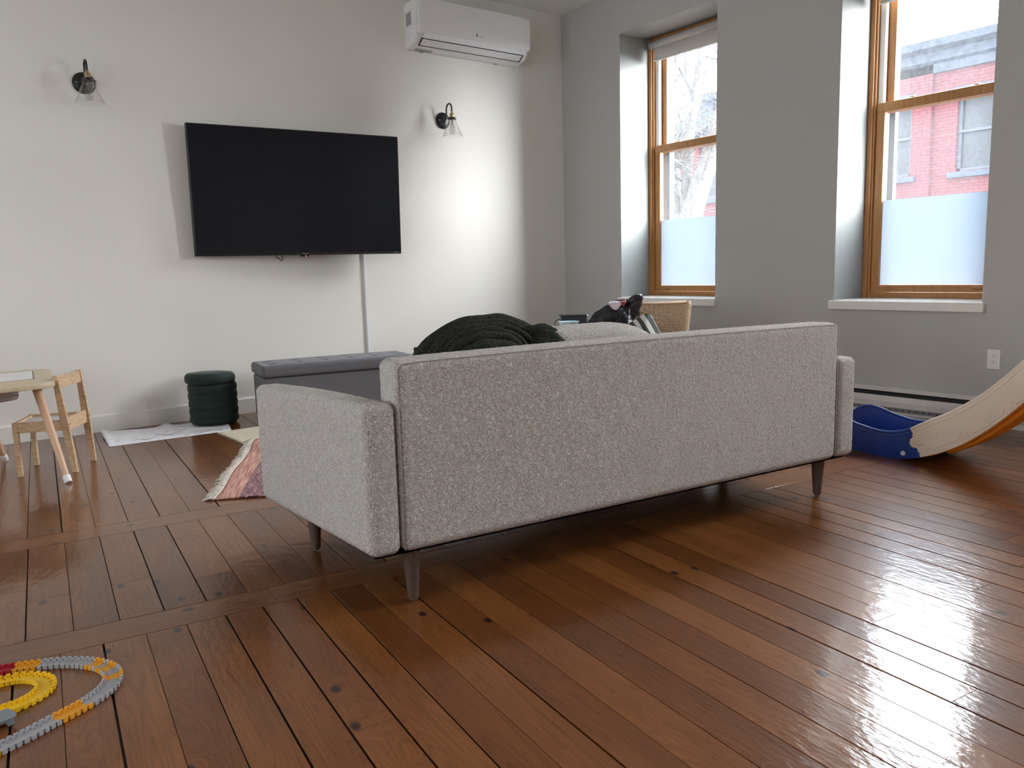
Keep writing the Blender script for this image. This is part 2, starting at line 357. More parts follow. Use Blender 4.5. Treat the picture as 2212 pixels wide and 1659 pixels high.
def glass(name, refl=0.05, haze=0.0, hazecol=(1,1,1), tint=(1,1,1), rough=0.0, grime=False):
    s = NT(name); tr = s.n('BsdfTransparent'); tr.inputs['Color'].default_value = c4(tint)
    gl = s.n('BsdfGlossy'); gl.inputs['Roughness'].default_value = rough; fr = s.n('LayerWeight'); pw = s.n('Math', operation='POWER'); pw.inputs[1].default_value = 4.0; s.l(fr.outputs['Facing'], pw.inputs[0])
    mu = s.n('Math', operation='MULTIPLY_ADD'); mu.inputs[1].default_value = 0.7; mu.inputs[2].default_value = refl; mu.use_clamp = True; s.l(pw.outputs[0], mu.inputs[0])
    mx = s.n('MixShader'); s.l(mu.outputs[0], mx.inputs[0]); s.l(tr.outputs[0], mx.inputs[1]); s.l(gl.outputs[0], mx.inputs[2]); last = mx
    if haze:
        tl = s.n('BsdfTranslucent'); tl.inputs['Color'].default_value = c4(hazecol)
        m2 = s.n('MixShader'); m2.inputs[0].default_value = haze
        if grime:
            t = s.n('TexCoord'); n1 = s.n('TexNoise', i_Scale=45.0); n1.inputs['Detail'].default_value = 5; s.l(t.outputs['Object'], n1.inputs['Vector'])
            mr = s.n('MapRange'); mr.inputs['From Min'].default_value = .35; mr.inputs['From Max'].default_value = .7
            mr.inputs['To Min'].default_value = haze*0.8; mr.inputs['To Max'].default_value = haze*1.3
            s.l(n1.outputs['Fac'], mr.inputs['Value']); s.l(mr.outputs[0], m2.inputs[0])
        s.l(last.outputs[0], m2.inputs[1]); s.l(tl.outputs[0], m2.inputs[2]); last = m2
    s.l(last.outputs[0], s.out.inputs['Surface']); return s.m
M_pane = glass('dusty_window_glass', 0.05, 0.012, (0.88, 0.94, 1.0), grime=True)
M_clear = glass('clear_shade_glass', 0.03, 0.0, tint=(0.99, 0.99, 0.988))
M_bulb = glass('bulb_glass', 0.05, 0.0, tint=(0.90, 0.89, 0.88))
def frost():
    s = NT('frosted_film'); tl = s.n('BsdfTranslucent'); tl.inputs['Color'].default_value = (0.62, 0.72, 0.80, 1)
    df = s.n('BsdfDiffuse'); df.inputs['Color'].default_value = (0.35, 0.38, 0.40, 1)
    t = s.n('TexCoord'); n1 = s.n('TexNoise', i_Scale=1.5); s.l(t.outputs['Object'], n1.inputs['Vector'])
    r = s.n('ValToRGB'); r.color_ramp.elements[0].color = (0.29, 0.325, 0.365, 1); r.color_ramp.elements[1].color = (0.32, 0.345, 0.37, 1)
    s.l(n1.outputs['Fac'], r.inputs['Fac']); s.l(r.outputs['Color'], tl.inputs['Color'])
    mx = s.n('MixShader'); mx.inputs[0].default_value = 0.2; s.l(tl.outputs[0], mx.inputs[1]); s.l(df.outputs[0], mx.inputs[2]); s.l(mx.outputs[0], s.out.inputs['Surface']); return s.m
M_frost = frost()
def blind_mat():
    s = NT('blind_fabric'); tl = s.n('BsdfTranslucent'); tl.inputs['Color'].default_value = (0.30, 0.27, 0.26, 1)
    df = s.n('BsdfDiffuse'); df.inputs['Color'].default_value = (0.66, 0.63, 0.61, 1)
    t = s.n('TexCoord'); n1 = s.n('TexNoise', i_Scale=300.0); s.l(t.outputs['Object'], n1.inputs['Vector'])
    b = s.n('Bump', i_Strength=0.2); b.inputs['Distance'].default_value = 0.001; s.l(n1.outputs['Fac'], b.inputs['Height']); s.l(b.outputs['Normal'], df.inputs['Normal'])
    mx = s.n('MixShader'); mx.inputs[0].default_value = 0.7; s.l(tl.outputs[0], mx.inputs[1]); s.l(df.outputs[0], mx.inputs[2]); s.l(mx.outputs[0], s.out.inputs['Surface']); return s.m
M_blind = blind_mat()

def floor_mat():
    s = NT('varnished_pine_boards'); p = s.n('BsdfPrincipled'); s.l(p.outputs['BSDF'], s.out.inputs['Surface'])
    uv = s.n('UVMap'); uv.uv_map = 'board'
    at = s.n('Attribute'); at.attribute_name = 'tone'; at.attribute_type = 'GEOMETRY'
    sepc = s.n('SeparateColor'); s.l(at.outputs['Color'], sepc.inputs[0])
    def mapped(sx, sy, src=uv.outputs['UV']):
        m = s.n('Mapping'); m.inputs['Scale'].default_value = (sx, sy, 1); s.l(src, m.inputs['Vector']); return m.outputs['Vector']
    # knots
    vk = s.n('TexVoronoi', i_Scale=1.0); vk.voronoi_dimensions = '2D'; s.l(mapped(4.2, 6.5), vk.inputs['Vector'])
    sel = s.n('SeparateColor'); s.l(vk.outputs['Color'], sel.inputs[0])
    selm = s.n('Math', operation='GREATER_THAN'); selm.inputs[1].default_value = 0.72; s.l(sel.outputs[0], selm.inputs[0])
    kn = s.n('MapRange'); kn.inputs['From Min'].default_value = 0.05; kn.inputs['From Max'].default_value = 0.10
    kn.inputs['To Min'].default_value = 1.0; kn.inputs['To Max'].default_value = 0.0; s.l(vk.outputs['Distance'], kn.inputs['Value'])
    knot = s.n('Math', operation='MULTIPLY'); s.l(kn.outputs[0], knot.inputs[0]); s.l(selm.outputs[0], knot.inputs[1])
    kw = s.n('MapRange'); kw.interpolation_type = 'SMOOTHSTEP'; kw.inputs['From Min'].default_value = 0.0; kw.inputs['From Max'].default_value = 0.42
    kw.inputs['To Min'].default_value = 0.09; kw.inputs['To Max'].default_value = 0.0; s.l(vk.outputs['Distance'], kw.inputs['Value'])
    kwm = s.n('Math', operation='MULTIPLY'); s.l(kw.outputs[0], kwm.inputs[0]); s.l(selm.outputs[0], kwm.inputs[1])
    off = s.n('CombineXYZ'); s.l(kwm.outputs[0], off.inputs[1])
    wuv = s.n('VectorMath', operation='ADD'); s.l(uv.outputs['UV'], wuv.inputs[0]); s.l(off.outputs[0], wuv.inputs[1])
    # contour grain
    n1 = s.n('TexNoise', i_Scale=1.0); n1.inputs['Detail'].default_value = 1.5; n1.inputs['Distortion'].default_value = 0.3; s.l(mapped(0.9, 9.0, wuv.outputs[0]), n1.inputs['Vector'])
    mm = s.n('Math', operation='MULTIPLY'); mm.inputs[1].default_value = 26.0; s.l(n1.outputs['Fac'], mm.inputs[0])
    sn = s.n('Math', operation='FRACT'); s.l(mm.outputs[0], sn.inputs[0])
    r1 = s.n('ValToRGB'); e = r1.color_ramp.elements; e[0].color = (.62,.62,.62,1); e[0].position = 0.0; e[1].color = (1,1,1,1); e[1].position = 0.35
    e2 = r1.color_ramp.elements.new(0.85); e2.color = (1,1,1,1); e3 = r1.color_ramp.elements.new(1.0); e3.color = (.66,.66,.66,1)
    s.l(sn.outputs[0], r1.inputs['Fac'])
    n2 = s.n('TexNoise', i_Scale=1.0); n2.inputs['Detail'].default_value = 6; n2.inputs['Roughness'].default_value = 0.65; s.l(mapped(3.0, 160.0, wuv.outputs[0]), n2.inputs['Vector'])
    r2 = s.n('ValToRGB'); r2.color_ramp.elements[0].color = (.66,.66,.66,1); r2.color_ramp.elements[1].color = (1.12,1.12,1.12,1); r2.color_ramp.elements[0].position=.3; r2.color_ramp.elements[1].position=.7
    s.l(n2.outputs['Fac'], r2.inputs['Fac'])
    n3 = s.n('TexNoise', i_Scale=1.0); n3.inputs['Detail'].default_value = 3; s.l(mapped(1.6, 5.0), n3.inputs['Vector'])
    # base colour: per-board tone plus drifting patches
    add = s.n('Math', operation='MULTIPLY_ADD'); add.inputs[1].default_value = 0.9; s.l(n3.outputs['Fac'], add.inputs[0])
    sb = s.n('Math', operation='MULTIPLY_ADD'); sb.inputs[1].default_value = 0.42; sb.inputs[2].default_value = -0.16; s.l(sepc.outputs[0], sb.inputs[0]); s.l(sb.outputs[0], add.inputs[2])
    rb = s.n('ValToRGB'); e = rb.color_ramp.elements; e[0].color = FLOOR_COLS[0]; e[0].position = 0.12; e[1].color = FLOOR_COLS[2]; e[1].position = 0.9
    em = rb.color_ramp.elements.new(0.5); em.color = FLOOR_COLS[1]
    s.l(add.outputs[0], rb.inputs['Fac'])
    m1 = s.n('MixRGB', blend_type='MULTIPLY'); m1.inputs[0].default_value = 0.6; s.l(rb.outputs['Color'], m1.inputs[1]); s.l(r1.outputs['Color'], m1.inputs[2])
    m2 = s.n('MixRGB', blend_type='MULTIPLY'); m2.inputs[0].default_value = 0.8; s.l(m1.outputs[0], m2.inputs[1]); s.l(r2.outputs['Color'], m2.inputs[2])
    m3 = s.n('MixRGB', blend_type='MIX'); m3.inputs[2].default_value = (0.028, 0.012, 0.010, 1); s.l(knot.outputs[0], m3.inputs[0]); s.l(m2.outputs[0], m3.inputs[1])
    # small dark nail holes and dents
    vh = s.n('TexVoronoi', i_Scale=1.0); vh.voronoi_dimensions = '2D'; s.l(mapped(14.0, 20.0), vh.inputs['Vector'])
    hl = s.n('Math', operation='LESS_THAN'); hl.inputs[1].default_value = 0.035; s.l(vh.outputs['Distance'], hl.inputs[0])
    hf = s.n('Math', operation='MULTIPLY'); hf.inputs[1].default_value = 0.6; s.l(hl.outputs[0], hf.inputs[0])
    m4 = s.n('MixRGB', blend_type='MIX'); m4.inputs[2].default_value = (0.03, 0.012, 0.008, 1); s.l(hf.outputs[0], m4.inputs[0]); s.l(m3.outputs[0], m4.inputs[1])
    s.l(m4.outputs[0], p.inputs['Base Color'])
    # varnish: uneven gloss, ripples
    tc_ = s.n('TexCoord')
    n5 = s.n('TexNoise', i_Scale=3.0); n5.inputs['Detail'].default_value = 4; s.l(tc_.outputs['Object'], n5.inputs['Vector'])
    mr = s.n('MapRange'); mr.inputs['From Min'].default_value = .3; mr.inputs['From Max'].default_value = .7; mr.inputs['To Min'].default_value = 0.03; mr.inputs['To Max'].default_value = 0.12
    s.l(n5.outputs['Fac'], mr.inputs['Value']); s.l(mr.outputs[0], p.inputs['Coat Roughness']); p.inputs['Roughness'].default_value = 0.34; p.inputs['Coat Weight'].default_value = 0.75; p.inputs['Coat IOR'].default_value = 1.45
    p.inputs['IOR'].default_value = 1.45; p.inputs['Specular IOR Level'].default_value = 0.16; p.inputs['Specular Tint'].default_value = (1.0, 0.86, 0.76, 1)
    n6 = s.n('TexNoise', i_Scale=1.0); n6.inputs['Detail'].default_value = 3; s.l(mapped(22.0, 55.0), n6.inputs['Vector'])
    n7 = s.n('TexNoise', i_Scale=1.0); n7.inputs['Detail'].default_value = 2; s.l(mapped(3.0, 7.0), n7.inputs['Vector'])
    b1 = s.n('Bump', i_Strength=0.3); b1.inputs['Distance'].default_value = 0.0034; s.l(n6.outputs['Fac'], b1.inputs['Height'])
    b2 = s.n('Bump', i_Strength=0.2); b2.inputs['Distance'].default_value = 0.005; s.l(n7.outputs['Fac'], b2.inputs['Height']); s.l(b1.outputs['Normal'], b2.inputs['Normal'])
    b3 = s.n('Bump', i_Strength=0.25); b3.inputs['Distance'].default_value = 0.0006; s.l(n2.outputs['Fac'], b3.inputs['Height']); s.l(b2.outputs['Normal'], b3.inputs['Normal'])
    s.l(b3.outputs['Normal'], p.inputs['Normal']); s.l(b3.outputs['Normal'], p.inputs['Coat Normal']); return s.m
FLOOR_COLS = [(0.100, 0.033, 0.010, 1), (0.168, 0.058, 0.016, 1), (0.255, 0.098, 0.028, 1)]
M_floor = floor_mat()

# ------------------------------------------------------------------ floor of real boards
FA = math.radians(-6.1); FUA = (math.cos(FA), math.sin(FA)); FUB = (-math.sin(FA), math.cos(FA))
def fw(a, b): return (a*FUA[0]+b*FUB[0], a*FUA[1]+b*FUB[1])
def build_floor():
    V = []; Fc = []; UV = []; TONE = []
    T = 0.012
    def board(a0, a1, b0, b1, along_b=True, tone=None):
        tone = random.random() if tone is None else tone
        ou, ov = random.uniform(0, 60), random.uniform(0, 60)
        n = len(V); e = 0.0006
        cs = [(a0, b0), (a1, b0), (a1, b1), (a0, b1)]
        ins = [(a0+e, b0+e), (a1-e, b0+e), (a1-e, b1-e), (a0+e, b1-e)]
        for (a, b) in ins: x, y = fw(a, b); V.append((x, y, 0.0))
        for (a, b) in cs: x, y = fw(a, b); V.append((x, y, -e))
        for (a, b) in cs: x, y = fw(a, b); V.append((x, y, -T))
        fs = [(n, n+1, n+2, n+3)]
        for i in range(4):
            j = (i+1) % 4
            fs.append((n+4+i, n+4+j, n+j, n+i)); fs.append((n+8+i, n+8+j, n+4+j, n+4+i))
        loc = {}
        for k, (a, b) in enumerate(ins): loc[n+k] = (a, b)
        for k, (a, b) in enumerate(cs): loc[n+4+k] = (a, b); loc[n+8+k] = (a, b)
        for f in fs:
            Fc.append(f)
            for v in f:
                a, b = loc[v]; UV.append(((b if along_b else a)+ou, (a if along_b else b)+ov)); TONE.append(tone)
    def gap(): return random.choice([0.0007, 0.0010, 0.0013, 0.0020, 0.0028])
    # zone seams measured across the boards, zone extents along them
    z3 = [-.043,.063,.173,.282,.392,.501,.608,.715,.820,.928,1.038,1.152,1.263,1.375,1.482,1.587,1.695,1.802,1.904,2.006,2.096,2.213,2.342,2.455,2.558,2.66,2.76,2.87,2.976,3.078,3.19,3.311,3.41,3.503,3.6,3.69,3.79,3.88,3.96]
    z2 = [-.245,-.125,-.004,.117,.240,.363,.487,.606,.722,.845,.965]
    z1 = [-.25,-.130,-.008,.112,.235,.358,.480,.602,.725]
    def extend(z, pitch, lo, hi):
        z = list(z)
        while z[0] > lo: z.insert(0, z[0]-pitch*random.uniform(.96, 1.04))
        while z[-1] < hi: z.append(z[-1]+pitch*random.uniform(.96, 1.04))
        return z
    ends = {3: {(1.904, 2.006): [1.30], (1.695, 1.802): [0.95]}, 2: {(-.125, -.004): [2.86], (.363, .487): [2.76], (-.245, -.125): [2.98], (.117, .240): [2.86]}, 1: {}}
    for zi, seams, b0, b1, pitch in ((3, extend(z3, .108, -4.6, 6.2), -4.2, 2.393, .108), (2, extend(z2, .121, -4.6, 6.2), 2.538, 3.452, .121), (1, extend(z1, .121, -4.6, 6.2), 3.606, 7.0, .121)):
        gs = [gap() for _ in seams]
        for i in range(len(seams)-1):
            a0, a1 = seams[i]+gs[i], seams[i+1]-gs[i+1]
            key = (seams[i], seams[i+1]); cuts = [b0]
            cuts += ends[zi].get(key, [])
            if zi == 3:
                c = b0 + random.uniform(.3, 3.0)
                if key not in ends[3] and (seams[i] > 2.2 or seams[i] < -.3 or random.random() < .25):
                    while c < b1-.5:
                        if not (seams[i] > -.1 and seams[i] < 1.7 and c > 1.0): cuts.append(c)
                        c += random.uniform(1.2, 3.0)
                else:
                    while c < 0.7: cuts.append(c); c += random.uniform(1.2, 3.0)
            cuts = sorted(cuts)+[b1]
            for c0, c1 in zip(cuts[:-1], cuts[1:]):
                board(a0, a1, c0+0.0007, c1-0.0007)
    for (b0, b1) in ((2.394, 2.537), (3.453, 3.605)):
        for a0, a1 in ((-4.6, -1.3), (-1.3, .55), (.55, 3.9), (3.9, 6.2)) if b0 < 3 else ((-4.6, -.9), (-.9, 2.6), (2.6, 6.2)):
            board(a0+.0006, a1-.0006, b0+.0008, b1-.0008, along_b=False, tone=random.uniform(.45, .75))
    me = bpy.data.meshes.new('floor'); me.from_pydata(V, [], Fc); me.materials.append(M_floor)
    ul = me.uv_layers.new(name='board'); ul.data.foreach_set('uv', np.array(UV, dtype=np.float32).ravel())
    ca = me.color_attributes.new('tone', 'FLOAT_COLOR', 'CORNER'); t = np.array(TONE, dtype=np.float32)
    ca.data.foreach_set('color', np.stack([t, t, t, np.ones_like(t)], 1).ravel())
    bm = bmesh.new(); bm.from_mesh(me)   # trim to the room
    for co, no in (((XR+.05,0,0),(1,0,0)), ((0,YL+.05,0),(0,1,0)), ((XB-.05,0,0),(-1,0,0)), ((0,YB-.05,0),(0,-1,0))):
        bmesh.ops.bisect_plane(bm, geom=bm.verts[:]+bm.edges[:]+bm.faces[:], plane_co=co, plane_no=no, clear_outer=True)
    bm.to_mesh(me); bm.free()
    o = bpy.data.objects.new('floor', me); COL.objects.link(o); o['kind'] = 'structure'
    b = B(); box(b, (XB-.2, YB-.2, -.06), (XR+.2, YL+.2, -.0115)); sf = obj('subfloor', b, M_dark, o)
    return o
build_floor()

# ------------------------------------------------------------------ walls, ceiling
def wall_with_holes(name, xin, xout, y0, y1, z0, z1, holes, hz0, hz1, mats):
    """wall slab across x with rectangular openings; faces of the openings get the second material"""
    b = B(); x0, x1 = min(xin, xout), max(xin, xout)
    hs = sorted(holes); cur = y0
    for a, c in hs:
        box(b, (x0, cur, z0), (x1, a, z1)); box(b, (x0, a, z0), (x1, c, hz0)); box(b, (x0, a, hz1), (x1, c, z1)); cur = c
    box(b, (x0, cur, z0), (x1, y1, z1))
    bmesh.ops.remove_doubles(b, verts=b.verts, dist=1e-5)
    # drop the internal faces shared by neighbouring boxes
    seen = {}
    for f in list(b.faces):
        k = tuple(sorted(round(v.co.x*1e3)+round(v.co.y*1e3)*7919+round(v.co.z*1e3)*104729 for v in f.verts))
        seen.setdefault(k, []).append(f)
    for fs in seen.values():
        if len(fs) > 1: bmesh.ops.delete(b, geom=fs, context='FACES_ONLY')
    o = struct(name, b, mats)
    for p in o.data.polygons:
        c = p.center
        inside = x0+.001 < c.x < x1-.001 and any(a-.002 <= c.y <= d+.002 for a, d in hs) and hz0-.002 <= c.z <= hz1+.002
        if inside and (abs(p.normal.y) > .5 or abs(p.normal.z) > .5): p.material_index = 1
    return o
wall_with_holes('wall_right', XR, XO, YB-.2, YL+.3, -.05, ZC+.3, WIN, WZ0, WZ1, [M_wall_shade, M_reveal_dim])
b = B(); box(b, (XB-.3, YL, -.05), (XR, YL+.25, ZC+.3)); struct('wall_left', b, M_wall)
wall_with_holes('wall_back', XB, XB-.22, YB-.2, YL+.25, -.05, ZC+.3, RWIN_FILL, 0.6, 2.9, [M_wall_bounce, M_reveal_dim])
b = B(); box(b, (XB-.3, YB-.2, -.05), (XR, YB, ZC+.3)); struct('wall_front', b, M_wall_bounce)
b = B(); box(b, (XB-.3, YB-.2, ZC), (XO, YL+.3, ZC+.25)); struct('ceiling', b, M_ceil)
b = B(); prism(b, [(YL, 0.001), (YL, .118), (YL-.008, .118), (YL-.015, .108), (YL-.015, .001)], XB, XR, axis='x'); struct('baseboard_left', b, M_trim)
b = B(); prism(b, [(XR, 0.001), (XR-.012, .001), (XR-.012, .03), (XR, .03)], YB, 2.02, axis='y'); struct('baseboard_right', b, M_trim)

# ------------------------------------------------------------------ windows
FX = 5.42      # room face of the sashes
def window(n, y0, y1):
    """double-hung window of honey-coloured pine in a deep reveal"""
    root = bpy.data.objects.new('window_%d' % n, None); COL.objects.link(root); root.location = (FX, (y0+y1)/2, WZ0); root['kind'] = 'structure'
    hw = (y1-y0)/2; H = WZ1-WZ0
    def P(name, b, m, par=root, sm=False): return obj(name, b, m, par, sm)
    # frame jambs: two stepped timber strips, then white channel liner above the meeting rail
    b = B()
    for s in (-1, 1):
        box(b, (-.03, s*(hw-.001), 0.0), (.16, s*(hw-.034), H), .003)
        box(b, (-.016, s*(hw-.034), 0.0), (.16, s*(hw-.048), H), .002)
    box(b, (-.03, -hw+.034, H-.05), (.16, hw-.034, H-.001), .003)
    box(b, (-.012, -hw+.034, .0), (.16, hw-.034, .040), .004)
    P('window_frame', b, M_pine)
    b = B()
    for s in (-1, 1):
        box(b, (.040, s*(hw-.049), .04), (.15, s*(hw-.060), H-.05), .001); box(b, (.008, s*(hw-.049), 1.31), (.045, s*(hw-.088), H-.05), .003)
    P('jamb_liner', b, M_trim)
    # lower sash
    zm0, zm1 = 1.262, 1.325
    b = B(); i = hw-.049
    for s in (-1, 1): box(b, (0, s*i, .042), (.045, s*(i-.058), zm0+.01), .003)
    box(b, (0, -i+.056, .042), (.045, i-.056, .092), .003); box(b, (-.004, -i, zm0), (.047, i, zm1), .005)
    P('lower_sash', b, M_pine)
    for s in (-1, 1): b = B(); tube(b, [(-.002, s*(hw-.19)-.03, .067), (-.002, s*(hw-.19)+.03, .067)], .006, 8); P('finger_pull', b, M_pine)
    # upper sash, one channel further out
    b = B(); i = hw-.055
    for s in (-1, 1): box(b, (.055, s*(i-.03), 1.28), (.10, s*(i-.083), H-.05), .003)
    box(b, (.055, -i+.03, H-.10), (.10, i-.03, H-.05), .003); box(b, (.055, -i+.03, 1.262), (.10, i-.03, 1.305), .003)
    P('upper_sash', b, M_pine)
    b = B(); box(b, (.021, -i+.03, .085), (.025, i-.03, zm0+.006)); P('lower_pane', b, M_pane)
    b = B(); box(b, (.076, -i+.07, 1.30), (.080, i-.07, H-.085)); P('upper_pane', b, M_pane)
    b = B(); box(b, (.0175, -i+.052, .093), (.0185, i-.052, .672)); P('frosted_film', b, M_frost)
    for s in (-1, 1):
        b = B(); box(b, (.012, s*(hw*.42)-.03, zm1), (.036, s*(hw*.42)+.03, zm1+.006), .002); box(b, (.016, s*(hw*.42)-.02, zm1+.005), (.032, s*(hw*.42)+.006, zm1+.014), .003)
        P('sash_lock', b, M_brass)
    # outer stops and pale exterior casing
    for s in (-1, 1): b = B(); box(b, (.16, s*(hw-.0), 0), (.195, s*(hw-.10), H), .003); P('storm_track', b, M_stone)
    for s in (-1, 1): b = B(); box(b, (.105, s*(hw-.085), .04), (.15, s*(hw-.125), H-.05), .002); P('exterior_stop', b, M_stone)
    # painted sill board reaching into the room
    b = B(); box(b, (XR-FX-.035, -hw-.022, -.058), (XR-FX+.0, hw+.022, .0), .004); box(b, (XR-FX-.005, -hw+.001, -.02), (-.028, hw-.001, .003), .001)
    P('window_sill', b, M_trim)
    return root
for k, (a, c) in enumerate(WIN): window(k+1, a, c)
for k, (a, c) in enumerate(RWIN_FILL):   # simple white windows added in the unseen rear wall for fill light
    root = bpy.data.objects.new('window_%d' % (k+5), None); COL.objects.link(root); root.location = (XB-.12, (a+c)/2, .6); root['kind'] = 'structure'
    hw = (c-a)/2; H = 2.3; b = B()
    for s in (-1, 1): box(b, (-.04, s*hw, 0), (.04, s*(hw-.06), H), .004)
    for z in (0, H-.06, H/2-.03): box(b, (-.04, -hw+.05, z), (.04, hw-.05, z+.06), .004)
    obj('window_frame', b, M_trim, root)
    b = B(); box(b, (-.004, -hw+.05, .05), (.0, hw-.05, H-.05)); obj('pane', b, M_pane, root)

def blind(y0, y1, drop, label):
    t = thing('roller_blind', label, 'blind', (FX-.055, (y0+y1)/2, WZ1-.01), 0, 'roller blinds')
    hw = (y1-y0)/2-.055
    b = B(); tube(b, [(0, -hw, -.055), (0, hw, -.055)], .031, 20); obj('roll', b, M_blind, t, True)
    b = B(); box(b, (.020, -hw+.02, -drop), (.0215, hw-.02, -.05)); obj('fabric', b, M_blind, t)
    b = B(); tube(b, [(.0205, -hw+.012, -drop), (.0205, hw-.012, -drop)], .008, 12); obj('bottom_bar', b, M_trim, t, True)
    for s in (-1, 1): b = B(); box(b, (-.025, s*(hw+.004), -.085), (.03, s*(hw+.018), -.003), .003); obj('bracket', b, M_steel, t)
blind(*WIN[0], .185, 'white roller blind across the top of the narrower window showing the bare tree')
blind(*WIN[1], .26, 'white roller blind, only its bottom bar in view, atop the window showing brick')

# ------------------------------------------------------------------ baseboard heater
t = thing('baseboard_heater', 'white enamel baseboard heater low on the wall behind the slide', 'heater', (XR, 3.4, 0))
y0, y1 = -1.36, 1.35
b = B(); prism(b, [(-.001, .0), (-.001, .178), (-.012, .178), (-.012, .012), (-.085, .012), (-.085, .0)], y0, y1, 'y'); obj('back_plate', b, M_heat, t)
b = B(); prism(b, [(-.010, .178), (-.030, .178), (-.078, .160), (-.076, .157), (-.030, .172), (-.010, .172)], y0, y1, 'y'); obj('top_cover', b, M_heat, t)
b = B(); prism(b, [(-.092, .128), (-.086, .131), (-.098, .095), (-.101, .062), (-.104, .062), (-.101, .096)], y0, y1, 'y'); obj('front_cover', b, M_heat, t)
b = B(); prism(b, [(-.100, .062), (-.103, .062), (-.098, .034), (-.095, .034)], y0, y1, 'y')
yy = y0+.03
while yy < y1: box(b, (-.1015, yy, .046), (-.0995, yy+.012, .053), 0, mi=1); yy += .042
obj('perforated_strip', b, [M_heatg, M_dark], t)
b = B(); prism(b, [(-.095, .034), (-.101, .034), (-.101, .018), (-.086, .014), (-.086, .018), (-.097, .022)], y0, y1, 'y'); obj('bottom_lip', b, M_heat, t)
b = B(); box(b, (-.075, y0, .085), (-.02, y1, .150)); obj('element', b, M_dark, t)
for s in (y0, y1): b = B(); prism(b, [(-.001, .0), (-.001, .178), (-.03, .178), (-.08, .16), (-.102, .10), (-.104, .03), (-.09, .0)], s-.002, s+.002, 'y'); obj('end_cap', b, M_heat, t)

# ------------------------------------------------------------------ outlets
def outlet(label, loc, rz, horiz=False):
    t = thing('wall_outlet', label, 'outlet', loc, rz)
    R_ = Matrix.Rotation(PI/2, 4, 'Y') if horiz else None
    b = B(); box(b, (-.006, -.036, -.058), (0, .036, .058), .003, R_ if not horiz else Matrix.Rotation(PI/2, 4, 'X')); obj('cover_plate', b, M_white2, t)
    Mh = Matrix.Rotation(PI/2, 4, 'X') if horiz else None
    b = B(); box(b, (-.0085, -.017, -.034), (-.005, .017, .034), .001, Mh); r = obj('receptacle', b, M_white, t)
    for zc in (-.019, .019):
        for lo, hi in (((-.0090, -.0075, zc-.006), (-.0080, -.0055, zc+.002)), ((-.0090, .0055, zc-.005), (-.0080, .0075, zc+.002)), ((-.0090, -.0024, zc+.006), (-.0080, .0024, zc+.0105))):
            b = B(); box(b, lo, hi, 0, Mh); obj('slot', b, M_dark, r)
    for zc in (-.048, .048):
        b = B(); box(b, (-.0072, -.002, zc-.002), (-.0055, .002, zc+.002), 0, Mh); obj('screw', b, M_steel, t)
outlet('white double wall outlet between the slide and the right window', (XR, 2.022, .402), 0)
outlet('white wall outlet just behind the small table, mostly hidden', (.555, YL, .415), PI/2)

def text_obj(name, body, size, mat, parent, loc, rot):
    c = bpy.data.curves.new(name, 'FONT'); c.body = body; c.size = size; c.align_x = 'CENTER'; c.align_y = 'CENTER'; c.extrude = 0.0002
    t_ = bpy.data.objects.new(name+'_tmp', c); COL.objects.link(t_)
    dg = bpy.context.evaluated_depsgraph_get(); me = bpy.data.meshes.new_from_object(t_.evaluated_get(dg)); bpy.data.objects.remove(t_)
    me.materials.clear(); me.materials.append(mat)
    o = bpy.data.objects.new(name, me); COL.objects.link(o); o.parent = parent; o.location = loc; o.rotation_euler = rot; return o

# ------------------------------------------------------------------ television
t = thing('television', 'large flat black television on a swivel bracket on the pale wall', 'television', (2.368, 5.722, 1.606), rot=(math.radians(2.2), 0, math.radians(-5.1)))
TW, TH = 1.556, .898
b = B(); box(b, (-TW/2, -.012, -TH/2), (TW/2, .030, TH/2), .004); obj('housing', b, M_bezel, t)
b = B(); box(b, (-TW/2+.006, -.0135, -TH/2+.018), (TW/2-.006, -.0115, TH/2-.006), .0008); obj('screen', b, M_screen, t)
text_obj('brand_lettering', 'Hisense', .0135, M_grey_txt, t, (.0, -.0136, -TH/2+.011), (PI/2, 0, 0))
text_obj('corner_lettering', 'Roku TV', .011, M_grey_txt, t, (TW/2-.045, -.0136, -TH/2+.0105), (PI/2, 0, 0))
b = B(); box(b, (-.03, -.008, -TH/2-.011), (.03, .02, -TH/2), .003); r_ = obj('sensor_bar', b, M_bezel, t)
b = B(); box(b, (.002, -.0095, -TH/2-.009), (.008, -.007, -TH/2-.004), .001); obj('status_light', b, M_redled, r_)
b = B(); box(b, (-.35, .03, -.30), (.35, .055, .25), .02); obj('electronics_cover', b, M_bezel, t)
b = B(); box(b, (-.12, .055, -.12), (.12, .085, .12), .004); box(b, (-.04, .08, -.05), (.04, .135, .05), .004); obj('wall_bracket', b, M_black, t)
b = B(); tube(b, [(-.22, .035, -TH/2+.03), (-.205, .035, -TH/2-.012), (-.165, .030, -TH/2-.042), (-.158, .030, -TH/2-.034), (-.172, .033, -TH/2+.02)], .0035, 8); obj('hanging_cord', b, M_cord, t, True)
b = B(); prism(b, [(2.904, YL), (2.908, YL-.016), (2.934, YL-.016), (2.940, YL)], .02, 1.22, 'z')
tag(obj('cable_raceway', b, M_white2), 'thin white cable raceway running straight down the wall below the television', 'cable cover')

# ------------------------------------------------------------------ air conditioner
ACx0, ACx1 = 3.385, 4.500
t = thing('air_conditioner', 'white wall-mounted split air conditioner high by the ceiling corner', 'air conditioner', ((ACx0+ACx1)/2, YL, 2.785))
hw = (ACx1-ACx0)/2
